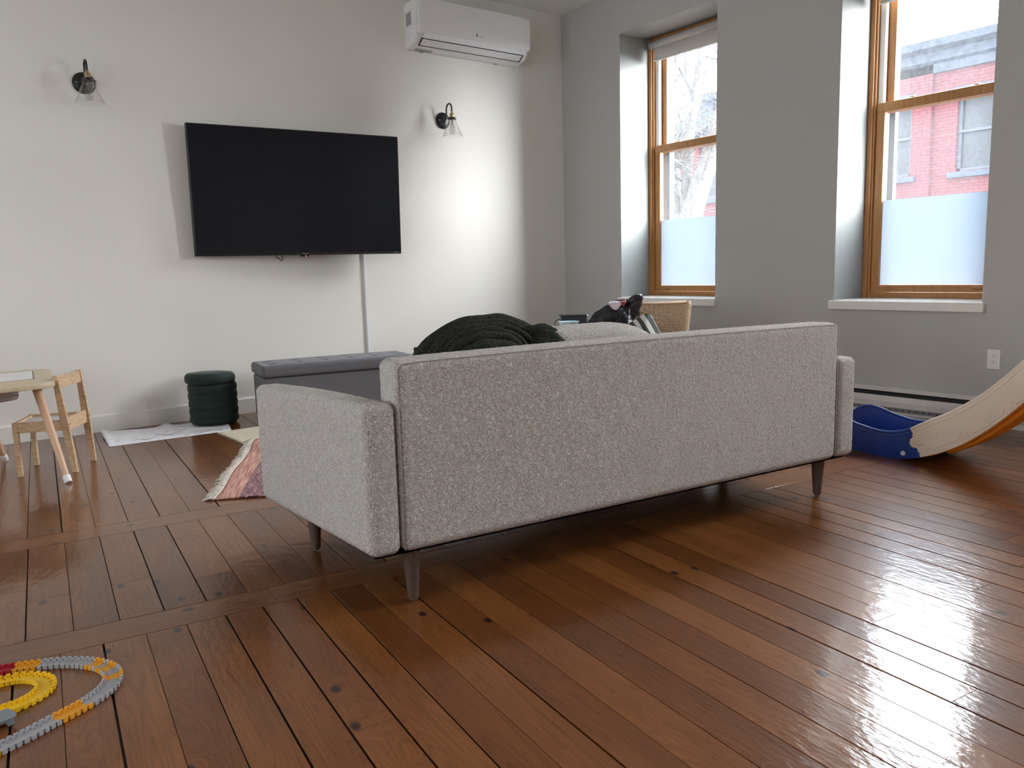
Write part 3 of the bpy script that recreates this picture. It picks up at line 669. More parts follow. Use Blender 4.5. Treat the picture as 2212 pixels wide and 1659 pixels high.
# profile: y is depth from the wall (negative into the room), z up
body = [(0, 0), (-.045, .0), (-.135, .028), (-.178, .075), (-.190, .11), (-.190, .33), (-.17, .352), (0, .352)]
b = B(); prism(b, body, -hw, hw, 'x', bev=.006); obj('casing', b, M_white2, t)
def rr(w_, h_, r, n=6):
    out = []
    for cx, cz, a0 in ((w_/2-r, h_/2-r, 0), (-w_/2+r, h_/2-r, 90), (-w_/2+r, -h_/2+r, 180), (w_/2-r, -h_/2+r, 270)):
        for k in range(n+1):
            a = math.radians(a0+90*k/n); out.append((cx+r*math.cos(a), cz+r*math.sin(a)))
    return out
# front panel: rounded, gently bowed, notched below by the bright chrome-like lip
ol = rr(2*hw-.004, .272, .035, 8)
b = B(); prism(b, [(x, z+.220) for x, z in ol], -.228, -.192, 'y', bev=.010); fp = obj('front_panel', b, M_white, t, 'auto')
b = B(); prism(b, [(-.225, .096), (-.230, .091), (-.188, .058), (-.176, .070)], -hw+.060, hw-.045, 'x', bev=.001); obj('lower_lip', b, pm('pearl_strip', (.92, .95, .97), .22, vary=.02), t)
Ml = Matrix.Translation((0, -.146, .0455)) @ Matrix.Rotation(math.radians(-33), 4, 'X')
b = B(); box(b, (-hw+.062, -.034, -.013), (hw-.062, .032, -.006), .002, Ml); obj('louvre', b, M_white2, t)
b = B(); box(b, (-hw+.052, .032, -.014), (hw-.052, .037, -.004), 0, Ml); box(b, (-hw+.052, -.037, -.013), (hw-.052, -.034, -.004), 0, Ml)
box(b, (-hw+.052, -.037, -.013), (-hw+.0550, .037, -.004), 0, Ml); box(b, (hw-.0550, -.037, -.013), (hw-.052, .037, -.004), 0, Ml); obj('outlet_slot', b, M_dark, t)
b = B(); box(b, (-hw-.0008, -.110, .17), (-hw+.001, -.030, .27)); obj('side_sticker', b, M_grey, t)
b = B(); box(b, (-hw+.06, -.068, -.0015), (-hw+.21, -.030, .006), 0); obj('bottom_sticker', b, M_grey, t)
b = B(); tube(b, [(-.012, -.2295, .150), (-.006, -.2295, .141), (-.010, -.2295, .136), (-.002, -.2295, .126)], [.002, .005, .0045, .002], 8); lg = obj('leaf_mark', b, M_bezel, t)
text_obj('maker_lettering', 'elios', .020, M_grey_txt, t, (.036, -.2290, .132), (PI/2, 0, 0))
for x in (-hw+.12, hw-.25): b = B(); box(b, (x, -.03, -.004), (x+.03, -.008, .002), .001); obj('clip', b, M_grey, t)

# ------------------------------------------------------------------ wall sconces
def sconce(x, z, label):
    t = thing('wall_sconce', label, 'wall lamp', (x, YL, z), 0, 'wall sconces either side of the television')
    Mx = Matrix.Rotation(PI/2, 4, 'X')     # z -> -y
    b = B(); lathe(b, [(0.0, 0), (.066, 0), (.068, .006), (.064, .014), (.058, .016), (.057, .020), (.048, .024), (.020, .028), (.014, .036), (.0, .037)], seg=40, M=Mx); obj('backplate', b, M_black, t, 'auto')
    for s in (-1, 1): b = B(); tube(b, [(s*.045, -.022, 0), (s*.045, -.029, 0)], .004, 10); obj('screw', b, M_steel, t)
    pts = [(0, -.03, 0), (0, -.048, .003), (0, -.060, .020), (0, -.066, .05)]
    for k in range(11):
        a = PI - PI*k/10; pts.append((0, -.108-.040*math.cos(PI-a)*-1 if False else -.107+.040*math.cos(a)*-1*-1, .085+.040*math.sin(a)))
    # the arch runs from the wall side out to the socket
    pts = pts[:4] + [(0, -.107+.041*math.cos(a), .078+.042*math.sin(a)) for a in [PI*k/12 for k in range(13)]] + [(0, -.148, .045)]
    b = B(); tube(b, pts, .0065, 12); obj('arm', b, M_black, t, True)
    c = (0, -.148, 0)
    b = B(); lathe(b, [(.0, .052), (.008, .050), (.010, .040), (.016, .034), (.019, .028), (.019, .022), (.016, .020), (.0165, .000), (.019, -.002), (.0, -.004)], c, 28); obj('socket', b, M_brass, t, 'auto')
    b = B(); lathe(b, [(.0, .004), (.030, .004), (.034, .0), (.034, -.012), (.030, -.013), (.0, -.010)], c, 32); col_ = obj('shade_holder', b, M_black, t, 'auto')
    for a in (0.3, 0.3+2*PI/3, 0.3+4*PI/3):
        b = B(); d = Vector((math.cos(a), math.sin(a), 0)); p = Vector(c)+d*.032+Vector((0,0,-.006)); tube(b, [p, p+d*.014, p+d*.0141, p+d*.018], [.0022, .0022, .0045, .0045], 10); obj('thumb_screw', b, M_black, col_)
    b = B(); lathe(b, [(.030, -.012), (.034, -.030), (.0875, -.150), (.0885, -.152), (.0865, -.152), (.033, -.032), (.029, -.014)], c, 48); obj('glass_shade', b, M_clear, t, True)
    b = B(); lathe(b, [(.012, -.012), (.013, -.035), (.017, -.052), (.024, -.085), (.026, -.102), (.022, -.120), (.010, -.130), (.0, -.132)], c, 28); bl = obj('bulb', b, M_bulb, t, True)
    b = B()
    for k in range(8):
        a = 2*PI*k/8; tube(b, [(c[0]+.003*math.cos(a), c[1]+.003*math.sin(a), -.035), (c[0]+.010*math.cos(a), c[1]+.010*math.sin(a), -.060 if k % 2 else -.105)], .0007, 4)
    tube(b, [(c[0], c[1], -.012), (c[0], c[1], -.04)], .0055, 8); obj('filament', b, pm('filament_wire', (.25, .17, .10), .5, vary=.1) , bl)
    return t
sconce(1.012, 2.262, 'black and brass wall sconce with clear cone shade left of the television')
sconce(3.712, 2.262, 'black and brass wall sconce with clear cone shade right of the television')

# ------------------------------------------------------------------ sofa
SA = math.radians(-6.0)
sofa = thing('sofa', 'long cream boucle sofa seen from behind on dark tapered legs', 'sofa', (.975, 2.009, 0), SA)
def soft(name, sx, sy, sz, r, center, parent, step=.008, deform=None, mat=M_boucle, strength=.0028, size=.007, kind='CLOUDS'):
    V, Fc = rbox(sx, sy, sz, r, step); V = V + np.array(center)
    if deform: V = deform(V)
    o = npobj(name, V, Fc, mat, parent)
    if strength: displace(o, kind, size, strength)
    return o
def back_def(V):
    V = V.copy(); zn = (V[:, 2]-.18)/.57
    V[:, 1] += np.where(V[:, 1] < .07, -1, 1)*.006*np.sin(np.clip((V[:, 0]-.1)/1.95, 0, 1)*PI)*np.sin(np.clip(zn, 0, 1)*PI)
    V[:, 2] += .006*np.sin(np.clip((V[:, 0]-.1)/1.95, 0, 1)*PI)*np.clip(zn, 0, 1)**3
    return V
soft('backrest', 1.955, .145, .572, .030, (1.075, .0725, .466), sofa, step=.0075, deform=back_def)
def arm_def(side, top, flare):
    def f(V):
        V = V.copy(); y = V[:, 1]; t_ = np.clip(y/.86, 0, 1)
        V[:, 0] += -side*flare*t_
        zn = (V[:, 2]-.18)/(top-.18)
        V[:, 2] -= (.025*t_ - .008*np.sin(t_*PI))*np.clip(zn, 0, 1)**2
        V[:, 0] += 0.004*np.sin(np.clip(zn, 0, 1)*PI)*np.where(side > 0, -1, 1)*0
        return V
    return f
soft('armrest', .098, .87, .455, .028, (.049, .435, .4075), sofa, step=.0075, deform=arm_def(1, .635, .105))
soft('armrest', .112, .87, .420, .028, (2.112, .435, .392), sofa, step=.0075, deform=arm_def(-1, .60, .105))
soft('seat_base', 1.95, .72, .15, .02, (1.075, .49, .255), sofa, step=.02, strength=.003)
def puff(cx, cy, cz, hx, hy, hz, k=.018):
    def f(V):
        V = V.copy(); u_ = np.clip(1-((V[:,0]-cx)/hx)**2, 0, 1); v_ = np.clip(1-((V[:,1]-cy)/hy)**2, 0, 1)
        V[:, 2] += np.sign(V[:, 2]-cz)*k*u_*v_; return V
    return f
soft('seat_cushion', .96, .66, .13, .04, (.590, .52, .395), sofa, step=.02, deform=puff(.59, .52, .395, .48, .33, .065), strength=.004)
soft('seat_cushion', .96, .66, .13, .04, (1.560, .52, .395), sofa, step=.02, deform=puff(1.56, .52, .395, .48, .33, .065), strength=.004)
b = B(); box(b, (.02, .03, .172), (2.13, .84, .178)); box(b, (.12, .10, .166), (2.03, .80, .1785)); obj('shade_sheet', b, pm('shade_black', (.006, .006, .006), 1.0, spec=.0, vary=.1), sofa)  # unseen black sheet added to keep the space under the sofa dark
soft('front_rail', 2.02, .05, .075, .015, (1.075, .83, .160), sofa, step=.02, strength=.003)  # unseen rail added to block bright reflections under the sofa
# piping seams of the back panel and the arms
M_seam = pm('seam_thread', (.40, .365, .33), .95, vary=.15, vscale=90)
b = B()
r_ = .028; x0, x1, zt, zb = .104, 2.046, .748, .19
path = [(x0, .004, zb), (x0, .003, zt-r_)] + [(x0+r_-r_*math.cos(a), .004, zt-r_+(r_-.004)*math.sin(a)) for a in [PI/2*k/6 for k in range(1, 7)]] + [(x0+(x1-x0)*k/20, .006-.003*math.sin(PI*k/20), zt-.003+.006*math.sin(PI*k/20)) for k in range(1, 20)] + [(x1-r_+r_*math.sin(a), .004, zt-r_+(r_-.004)*math.cos(a)) for a in [PI/2*k/6 for k in range(0, 7)]] + [(x1, .003, zb)]
tube(b, path, .0017, 6); obj('seam', b, M_seam, sofa, True)
def sleg(lx, ly, lean=(0, 0)):
    b = B(); tube(b, [(lx+lean[0], ly+lean[1], .004), (lx+lean[0], ly+lean[1], .010), (lx+lean[0]*.95, ly+lean[1]*.95, .011), (lx, ly, .195)], [.0105, .0105, .0165, .0305], 24)
    obj('leg', b, M_legwood, sofa, 'auto')
sleg(.150, .070); sleg(2.050, .090); sleg(.035, .690); sleg(2.105, .690)

# ------------------------------------------------------------------ loose cushion and blanket on the sofa
def inv_sofa(lx, ly, z=0):
    ca, sa = math.cos(SA), math.sin(SA); return (.975+lx*ca-ly*sa, 2.009+lx*sa+ly*ca, z)
cu = thing('sofa_cushion', 'cream boucle back cushion peeking above the sofa back beside the blanket', 'cushion', inv_sofa(1.085, .36, .468), SA)
def cush_def(V):
    V = V.copy(); a = np.clip(1-(V[:,0]/.36)**4, 0, 1); c_ = np.clip(1-((V[:,2]-.15)/.19)**4, 0, 1)
    V[:,1] *= .55+.75*a*c_
    right = np.clip((V[:,0]-.02)/.27, 0, 1); top = np.clip((V[:,2]-.05)/.2, 0, 1)
    V[:,2] -= .085*right**2.2*top
    left = np.clip((-V[:,0]-.1)/.25, 0, 1); V[:,2] -= .03*left**2*top
    return V
soft('cover', .63, .15, .33, .055, (0, 0, .158), cu, step=.009, deform=cush_def, strength=.004)

def blanket():
    t = thing('blanket', 'dark olive fleece blanket heaped in arched folds behind the sofa back', 'blanket', inv_sofa(0, 0, .46), SA)
    nx, ny = 330, 170
    X = np.linspace(.24, 1.32, nx); Y = np.linspace(.152, .62, ny)
    gx, gy = np.meshgrid(X, Y, indexing='ij'); base = 0.0
    t_ = (gy-.19)/.36
    tc_ = np.clip(t_, 0, 1)
    uc = .50+.17*tc_; hwid = .185+.115*tc_; zp = .300+.083*tc_
    # left flank steeper than the right
    xr = (gx-uc)/np.where(gx > uc, hwid*1.05, hwid*1.15)
    arch = np.clip(1-np.abs(xr)**2.1, 0, None)**.75
    ridge = .024*np.abs(np.sin(tc_*PI*3.6))**.6*(tc_ < .80)
    roll = .032*np.sqrt(np.clip(1-((tc_-.93)/.15)**2, 0, 1))
    m1 = (zp+ridge*.3-.030)*arch
    m1 = np.where(t_ > 1.0, m1*np.clip(1-((t_-1.0)/.16)**2, 0, 1), m1)
    # second, lower lobe falling to the right
    xc = .800; xr2 = (gx-xc)/np.where(gx > xc, .21, .12)
    f2 = np.clip(1-np.abs(xr2)**2.3, 0, None)**.7; yy_ = (gy-.33)/.16
    m2 = (.318+.008*np.sin(gx*55+gy*20))*f2*np.sqrt(np.clip(1-yy_**2, 0, 1))
    xr4 = (gx-.80)/.14
    m4 = .30*np.clip(1-np.abs(xr4)**2.5, 0, None)**.7*np.sqrt(np.clip(1-((gy-.33)/.12)**2, 0, 1))
    # flat tongue of fabric lying over the sofa back to the right
    m3 = (.272+.006*np.sin(gx*30))*np.clip(1-np.abs((gx-.98)/.32)**6, 0, None)**.5*np.sqrt(np.clip(1-((gy-.205)/.055)**2, 0, 1))
    H = np.maximum.reduce([m1, m2, m3, m4]); 
    for i in range(nx):
        for j in range(ny):
            if H[i, j] > .01:
                H[i, j] += .006*mnoise.noise((gx[i, j]*14, gy[i, j]*14, 3.0)) + .004*mnoise.noise((gx[i, j]*40, gy[i, j]*30, 9.0))
    H[0, :] = 0; H[-1, :] = 0; H[:, -1] = 0
    V = np.stack([gx.ravel(), gy.ravel(), (H+.004).ravel()], 1); Fc = []
    for i in range(nx-1):
        for j in range(ny-1):
            if max(H[i, j], H[i+1, j], H[i, j+1], H[i+1, j+1]) > .012:
                a = i*ny+j; Fc.append((a, a+ny, a+ny+1, a+1))
    o = npobj('folds', V, Fc, M_blanket, t)
    displace(o, 'CLOUDS', .006, .004)
    # rolled folds lying one behind the other, and the thick hem along the crest
    def fold(nm, uc_, hl, hr, y0, zpk, r, pw=2.1, wob=.0, n=44):
        b = B(); pts = []; rs = []
        for k in range(n+1):
            u_ = -1+2*k/n; x = uc_+u_*(hr if u_ > 0 else hl); a_ = max(0, 1-abs(u_)**pw)**.75
            pts.append((x, y0-.012*math.sin(u_*3.1)+wob*math.sin(u_*11), zpk*a_+.004+wob*.4*math.sin(u_*7+y0*50))); rs.append(r*(.45+.55*(1-u_*u_)**.5) + .002*math.sin(u_*17+y0*90))
        tube(b, pts, rs, 14); h_ = obj(nm, b, M_blanket, t, True); displace(h_, 'CLOUDS', .004, .003)
    fold('fold_roll', .510, .215, .215, .175, .285, .030, pw=2.4, wob=.004)
    fold('fold_roll', .530, .245, .240, .235, .318, .018, pw=2.5, wob=.003)
    fold('fold_roll', .555, .280, .265, .285, .333, .015, pw=2.5, wob=.003)
    fold('fold_roll', .590, .315, .285, .335, .344, .014, pw=2.6, wob=.002)
    fold('fold_roll', .630, .355, .305, .395, .350, .016, pw=2.6, wob=.002)
    fold('rolled_hem', .668, .400, .335, .480, .344, .036, pw=2.4, wob=.002)
    fold('fold_roll', .800, .120, .205, .345, .322, .020, pw=2.3, wob=.003)
    V, Fc = rbox(.09, .10, .07, .03, .008); V = V*.42; V += np.array([.400, .50, .262]); c_ = npobj('corner', V, Fc, M_blanket, t); displace(c_, 'CLOUDS', .02, .016)
blanket()

# ------------------------------------------------------------------ storage bench
t = thing('storage_bench', 'long charcoal storage bench with tufted lid against the wall', 'bench', (1.812, 5.245, 0), math.radians(-8.2))
BLn, BD = 1.11, .40
b = B(); box(b, (.012, .012, .03), (BLn-.012, BD-.012, .318), .008); obj('box', b, M_bench, t)
b = B(); box(b, (.02, .02, .316), (BLn-.02, BD-.02, .330)); obj('lid_gap', b, M_dark, t)
V, Fc = rbox(BLn, BD, .078, .022, .009); V += np.array([BLn/2, BD/2, .367])
tu = [(BLn*(k+.5)/6, y) for k in range(6) for y in (BD*.30, BD*.70)]
top = V[:, 2] > .381
V[:, 2] += top*.010*np.clip(1-((V[:,0]-BLn/2)/(BLn/2))**6, 0, 1)*np.clip(1-((V[:,1]-BD/2)/(BD/2))**4, 0, 1)
for (x, y) in tu: 
    d2 = (V[:,0]-x)**2+(V[:,1]-y)**2; V[:, 2] -= top*(.018*np.exp(-d2/.00035)+.006*np.exp(-d2/.003))
npobj('lid', V, Fc, M_bench, t)
for x, y in tu: b = B(); tube(b, [(x, y, .383), (x, y, .3915)], .009, 12); obj('button', b, M_bench, t)
for x in (.05, BLn-.05):
    for y in (.05, BD-.05):
        b = B(); tube(b, [(x, y, .0), (x, y, .032)], .018, 14); obj('foot', b, M_blk, t)

# ------------------------------------------------------------------ round ottoman
t = thing('round_ottoman', 'round ribbed dark green velvet ottoman standing on the paper sheet', 'ottoman', (1.590, 5.640, .0), math.radians(10))
prof = [(0.0, .004)]; zz = .004
ribs = 5; hh = .272/ribs
prof += [(.140, .004)]
for k in range(ribs):
    for q in range(9):
        a = PI*q/8; prof.append((.156+.0065*math.sin(a)**.6 - (.008 if (k == 0 and q < 2) else 0), .010+k*hh+hh*q/8))
prof += [(.150, .284), (0, .284)]
b = B(); lathe(b, prof, (0, 0, 0), 64); obj('base', b, M_green, t, True)
b = B(); lathe(b, [(0, 0), (.150, .0), (.161, .008), (.166, .025), (.165, .048), (.158, .062), (.145, .072), (.09, .079), (0, .082)], (0, 0, 0), 64)
obj('lid', b, M_green, t, True, loc=(-.012, 0, .286), rot=(math.radians(-1.5), math.radians(2.0), 0))

# ------------------------------------------------------------------ paper sheet
def paper():
    t = thing('paper_sheet', 'white paper sheet with pencil curves lying under the green ottoman', 'paper', (1.2, 5.55, 0))
    nx, ny = 80, 46
    A = np.array([.890, 5.785]); Bb = np.array([.851, 5.288]); Cc = np.array([1.585, 5.262]); D = np.array([1.70, 5.74])
    V = []; Fc = []
    for i in range(nx):
        for j in range(ny):
            u_, v_ = i/(nx-1), j/(ny-1); p = (Bb*(1-u_)+Cc*u_)*(1-v_) + (A*(1-u_)+D*u_)*v_
            z = .0015 + .012*max(0, math.sin(u_*5.2+v_*1.5))*v_**2*(u_ < .60) + .016*math.exp(-((u_-.02)/.03)**2)*v_ 
            z += .020*math.exp(-((u_-.50)/.05)**2)*max(0, v_-.55)*2
            z = min(z, .03) if u_ < .62 else .0015
            V.append((p[0]-1.2, p[1]-5.55, z))
    for i in range(nx-1):
        for j in range(ny-1): a = i*ny+j; Fc.append((a, a+ny, a+ny+1, a+1))
    o = npobj('sheet', V, Fc, M_paper, t); m = o.modifiers.new('thick', 'SOLIDIFY'); m.thickness = .0006; m.offset = 1
    # drawn wavy pencil lines just above the sheet
    b = B()
    rnd = random.Random(3)
    for k in range(9):
        x0 = -.28+.075*k+rnd.uniform(-.02, .02); y0 = rnd.uniform(-.20, .02); L = rnd.uniform(.10, .2); ph = rnd.uniform(0, 6)
        pts = [(x0+L*q/14, y0+.028*math.sin(ph+q*.62)+.02*math.cos(q*.3+ph), .0034) for q in range(15)]
        tube(b, pts, .0011, 4)
    obj('pencil_lines', b, M_ink, t)
paper()

# ------------------------------------------------------------------ rugs
def rug_mesh(name, Lx, Ly, mat, parent, th=.008, wob=.004):
    V, Fc = rbox(Lx, Ly, th, th*.45, .02); V += np.array([Lx/2, Ly/2, th/2+.0005])
    V[:, 2] += (V[:, 2] > th*.4)*wob*np.array([max(0, mnoise.noise((x*3, y*3, 0))) for x, y, z in V])
    V[:, 0] += .005*np.sin(V[:, 1]*9); V[:, 1] += .004*np.sin(V[:, 0]*11)
    return npobj(name, V, Fc, mat, parent)
cr_ = tag(rug_mesh('woven_rug', 1.75, 1.25, M_cream_rug, None), 'thick cream wool rug, its corner showing beside the left sofa arm', 'rug')
cr_.location = (1.500, 3.985, .0); cr_.rotation_euler = (0, 0, math.radians(0.6))
t = thing('fringed_rug', 'pink and burgundy patterned rug with white fringe left of the sofa', 'rug', (.992, 3.628, .0), math.radians(-27))
pts_ = rug_mesh('woven_field', 1.9, 1.30, M_pinkrug, t, .007, .003)
b = B(); rnd = random.Random(5)
tube(b, [(-.003+.005*math.sin(y*9), y, .006) for y in np.linspace(0, 1.30, 40)], .0045, 6); obj('cord_edge', b, M_fringe, t, True)
b = B(); y = .004
while y < 1.295:
    L = rnd.uniform(.035, .065); d = rnd.uniform(-.022, .022); x0 = -.004+.005*math.sin(y*9)
    for q in range(3):
        o_ = rnd.uniform(-.005, .005); tube(b, [(x0, y, .005), (x0-L*.3, y+d*.2+o_*.5, .009), (x0-L*.7, y+d*.7+o_, .004), (x0-L*rnd.uniform(.9, 1.1), y+d+o_*2, -.006)], [.0028, .0030, .0026, .0016], 5)
    y += rnd.uniform(.009, .014)
f_ = obj('fringe', b, M_fringe, t, True); f_['kind'] = 'stuff'
def settle(o, a):     # the pink rug climbs over the edge of the cream one
    ca, sa = math.cos(a), math.sin(a)
    for v in o.data.vertices:
        X = .992+v.co.x*ca-v.co.y*sa; Y = 3.628+v.co.x*sa+v.co.y*ca
        f = min(max((X-1.47)/.04, 0), 1)*min(max((Y-3.955)/.04, 0), 1); v.co.z += .0125*f*f*(3-2*f) + .0015
for o in t.children: settle(o, math.radians(-27))

# ------------------------------------------------------------------ children's table
t = thing('play_table', 'low children play table with white inset and splayed round legs', 'table', (0, 4.55, 0))
def rpoly(pts, r, n=6):
    out = []; N = len(pts)
    for i in range(N):
        p0, p1, p2 = Vector(pts[i-1]), Vector(pts[i]), Vector(pts[(i+1) % N])
        a = (p0-p1).normalized(); c = (p2-p1).normalized(); A = p1+a*r; C = p1+c*r
        for k in range(n+1):
            u_ = k/n; out.append(tuple(A*(1-u_)**2+p1*2*u_*(1-u_)+C*u_**2))
    return out
TB = rpoly([(-.62, -.055), (.525, .045), (.600, .875), (-.55, .900)], .10)
b = B(); prism(b, TB, .474, .500, 'z', bev=.004); obj('tabletop', b, M_table, t, 'auto')
b = B(); prism(b, rpoly([(-.50, .25), (.455, .328), (.497, .775), (-.46, .775)], .02, 3), .4995, .5015, 'z'); obj('white_inset', b, M_white2, t)
b = B(); prism(b, rpoly([(-.508, .243), (.462, .321), (.504, .782), (-.468, .782)], .02, 3), .4990, .5006, 'z'); obj('inset_gap', b, pm('inset_shadow_gap', (.18, .14, .10), .6, vary=.1), t)
# tapered storage basin hanging below the inset
def basin():
    b = B(); rings = []
    for (z, sx, sy, r) in ((.474, .36, .21, .06), (.462, .352, .205, .06), (.452, .335, .19, .06), (.425, .322, .18, .06), (.420, .327, .185, .06), (.398, .318, .178, .07), (.392, .29, .15, .07)):
        rings.append([b.verts.new((.06+x, .47+y, z)) for x, y in rr(2*sx, 2*sy, r, 6)])
    for A, C in zip(rings[:-1], rings[1:]):
        for k in range(len(A)): b.faces.new((A[k], A[(k+1) % len(A)], C[(k+1) % len(A)], C[k]))
    b.faces.new(rings[0]); b.faces.new(rings[-1][::-1])
    return obj('storage_basin', b, M_foil, t, 'auto')
basin()
for (x, y, fx, fy) in ((.452, .19, .521, -.07), (.20, .60, .316, .775), (-.44, .15, -.54, -.08), (-.36, .68, -.45, .80)):
    d = Vector((fx-x, fy-y, -.474)); P0 = Vector((x, y, .474)); b = B()
    tube(b, [P0, P0+d*.93], [.0225, .0150], 20); lg = obj('leg', b, M_beech, t, 'auto')
    b = B(); tube(b, [P0+d*.925, P0+d*.93, P0+d*.99, Vector((fx, fy, 0.0015))], [.0165, .0185, .0185, .0165], 20); obj('foot_cap', b, M_foot, lg, 'auto')
b = B(); tube(b, [(.095, .40, .40), (.092, .40, .36), (.07, .41, .31), (.01, .43, .27), (-.08, .46, .24), (-.2, .50, .16), (-.3, .55, .06), (-.33, .7, .006), (-.35, 1.25, .006)], .003, 8)
obj('power_cord', b, M_cord, t, True)

# ------------------------------------------------------------------ children's chair
t = thing('child_chair', 'small unpainted pine chair beside the play table', 'chair', (.522, 4.872, 0), math.radians(-22))
# local: x runs from the front legs to the back legs, y across
fx, bx, hy = -.138, .100, .131
RK = {-1: (.122, .095), 1: (.150, .060)}   # foot position and lean of the two back posts
for s_ in (-1, 1):
    rake = lambda z, s_=s_: RK[s_][0]-RK[s_][1]*z
    b = B(); box(b, (fx-.012, s_*hy-.014, .001), (fx+.012, s_*hy+.014, .288), .002); obj('leg', b, M_pinekid, t)
    b = B(); prism(b, [(rake(0)-.014, .001), (rake(0)+.014, .001), (rake(.30)+.021, .27), (rake(.522)+.013, .522), (rake(.522)-.013, .522), (rake(.30)-.017, .27)], s_*hy-.011, s_*hy+.011, 'y', bev=.002); pst = obj('leg', b, M_pinekid, t)
    b = B(); tube(b, [(rake(.26)+.012, s_*hy, .262), (rake(.26)+.0235, s_*hy, .262)], .0045, 10); obj('bolt', b, M_steel, pst)
    b = B(); box(b, (fx+.012, s_*hy-.009, .232), (bx-.012, s_*hy+.009, .287), .002); obj('side_rail', b, M_pinekid, t)
b = B(); box(b, (fx-.008, -hy+.014, .232), (fx+.008, hy-.014, .287), .002); obj('front_rail', b, M_pinekid, t)
b = B(); box(b, (bx+.004, -hy+.011, .225), (bx+.022, hy-.011, .296), .002, Matrix(((1,.15,0,.0),(0,1,0,0),(0,0,1,0),(0,0,0,1)))); obj('back_rail', b, M_pinekid, t)
b = B(); box(b, (fx+.008, -hy+.009, .268), (bx+.003, hy-.009, .274), .001); obj('seat', b, M_white2, t)
b = B(); box(b, (-.007, -hy+.011, .455), (.007, hy-.011, .518), .002, Matrix(((1,.21,-.078,.136),(0,1,0,0),(0,0,1,0),(0,0,0,1)))); obj('top_rail', b, M_pinekid, t)

# ------------------------------------------------------------------ toy race track
t = thing('toy_race_track', 'snap-together toy race track looping in yellow, grey and red on the floor', 'toy track', (.17, 2.15, 0))
def seg_mesh(matl):
    """one click-together track piece: a slotted plate between two low toothed walls; runs along x"""
    L, W_ = .0150, .047; b = B()
    box(b, (-L*.50, -W_/2+.004, .001), (L*.42, W_/2-.004, .0035), .0006)
    prism(b, [(L*.40, -.010), (L*.62, -.006), (L*.62, .006), (L*.40, .010)], .0012, .0032, 'z')
    for s in (-1, 1):
        box(b, (-L*.36, s*(W_/2-.0045), .0005), (L*.36, s*(W_/2), .0125), .0008)
        box(b, (L*.20, s*(W_/2-.0065), .0015), (L*.66, s*(W_/2-.0038), .0100), .0005)
        box(b, (-L*.30, s*.009-.0012, .0030), (L*.25, s*.009+.0012, .0044), .0004)
    me = bpy.data.meshes.new('track_segment'); bmesh.ops.recalc_face_normals(b, faces=b.faces); b.to_mesh(me); b.free(); me.materials.append(matl); return me
SEG = {k: seg_mesh(m) for k, m in dict(g=M_tgrey, o=M_torange, y=M_tyellow, r=M_tred).items()}
def resample(P, step):
    # smooth closed-form Catmull-Rom then walk at equal steps
    Q = []
    P = [np.array(p) for p in P]; P = [2*P[0]-P[1]]+P+[2*P[-1]-P[-2]]
    for i in range(1, len(P)-2):
        for k in range(24):
            u_ = k/24; Q.append(.5*((2*P[i])+(-P[i-1]+P[i+1])*u_+(2*P[i-1]-5*P[i]+4*P[i+1]-P[i+2])*u_**2+(-P[i-1]+3*P[i]-3*P[i+1]+P[i+2])*u_**3))
    out = [Q[0]]; acc = 0
    for a, c in zip(Q[:-1], Q[1:]):
        d = np.linalg.norm(c-a); 
        while acc+d >= step:
            f = (step-acc)/d; a = a+(c-a)*f; out.append(a); d = np.linalg.norm(c-a); acc = 0
        acc += d
    return out
outer = [(-.10, 1.905), (-.03, 1.925), (.040, 1.952), (.096, 1.975), (.144, 2.000), (.196, 2.024), (.240, 2.050), (.278, 2.088), (.298, 2.130), (.301, 2.178), (.286, 2.225), (.262, 2.262), (.230, 2.294), (.190, 2.320), (.140, 2.345), (.078, 2.368), (-.01, 2.395), (-.09, 2.41)]
inner = []
for k in range(0, 17):
    a = math.radians(-150+k*18.5); inner.append((.062+.098*math.cos(a), 2.215+.083*math.sin(a)))
def lay(path, colour, zoff=0.0):
    n = 0
    pts = resample(path, .0150)
    for i in range(len(pts)-1):
        p, q = pts[i], pts[i+1]; key = colour(i, len(pts)-1, p)
        o = bpy.data.objects.new('track_segment', SEG[key]); COL.objects.link(o); o.parent = t
        o.location = (p[0]-.17, p[1]-2.15, zoff); o.rotation_euler = (0, 0, math.atan2(q[1]-p[1], q[0]-p[0])); n += 1
    return n
def col_outer(i, n, p):
    x, y = p
    if y < 2.10:
        if x < .03: return 'y' if -.005 < x else 'g'
        if x < .158: return 'g'
        if x < .225: return 'o'
        return 'g'
    if y < 2.235 and x > .25: return 'o' if (i//2) % 2 == 0 else 'g'
    if x > .235: return 'o' if y < 2.262 else 'g'
    if x > .160: return 'g'
    if x > .105: return 'o'
    return 'r'
def col_inner(i, n, p):
    x, y = p
    if x < .03 and y > 2.20: return 'g'
    return 'y'
n1 = lay(outer, col_outer); n2 = lay(inner, col_inner, .0)
b = B()   # grey bridge support with sloping side panels
prism(b, [(-.10, .020), (.052, .020), (.062, .016), (.062, .002), (.050, .0), (.044, .012), (-.02, .012), (-.028, 0), (-.10, 0)], -.004, .004, 'y', Matrix.Translation((-.135-.018, -.105, 0)) @ Matrix.Rotation(math.radians(14), 4, 'Z'), bev=.001)
prism(b, [(-.10, -.045), (.058, -.045), (.062, -.030), (.058, .010), (-.10, .010)], .0195, .0225, 'z', Matrix.Translation((-.135-.018, -.070, 0)) @ Matrix.Rotation(math.radians(14), 4, 'Z'), bev=.001)
prism(b, [(-.10, .020), (.052, .020), (.062, .016), (.062, .002), (.050, .0), (.044, .012), (-.02, .012), (-.028, 0), (-.10, 0)], -.004, .004, 'y', Matrix.Translation((-.135-.024, -.060, 0)) @ Matrix.Rotation(math.radians(14), 4, 'Z'), bev=.001)
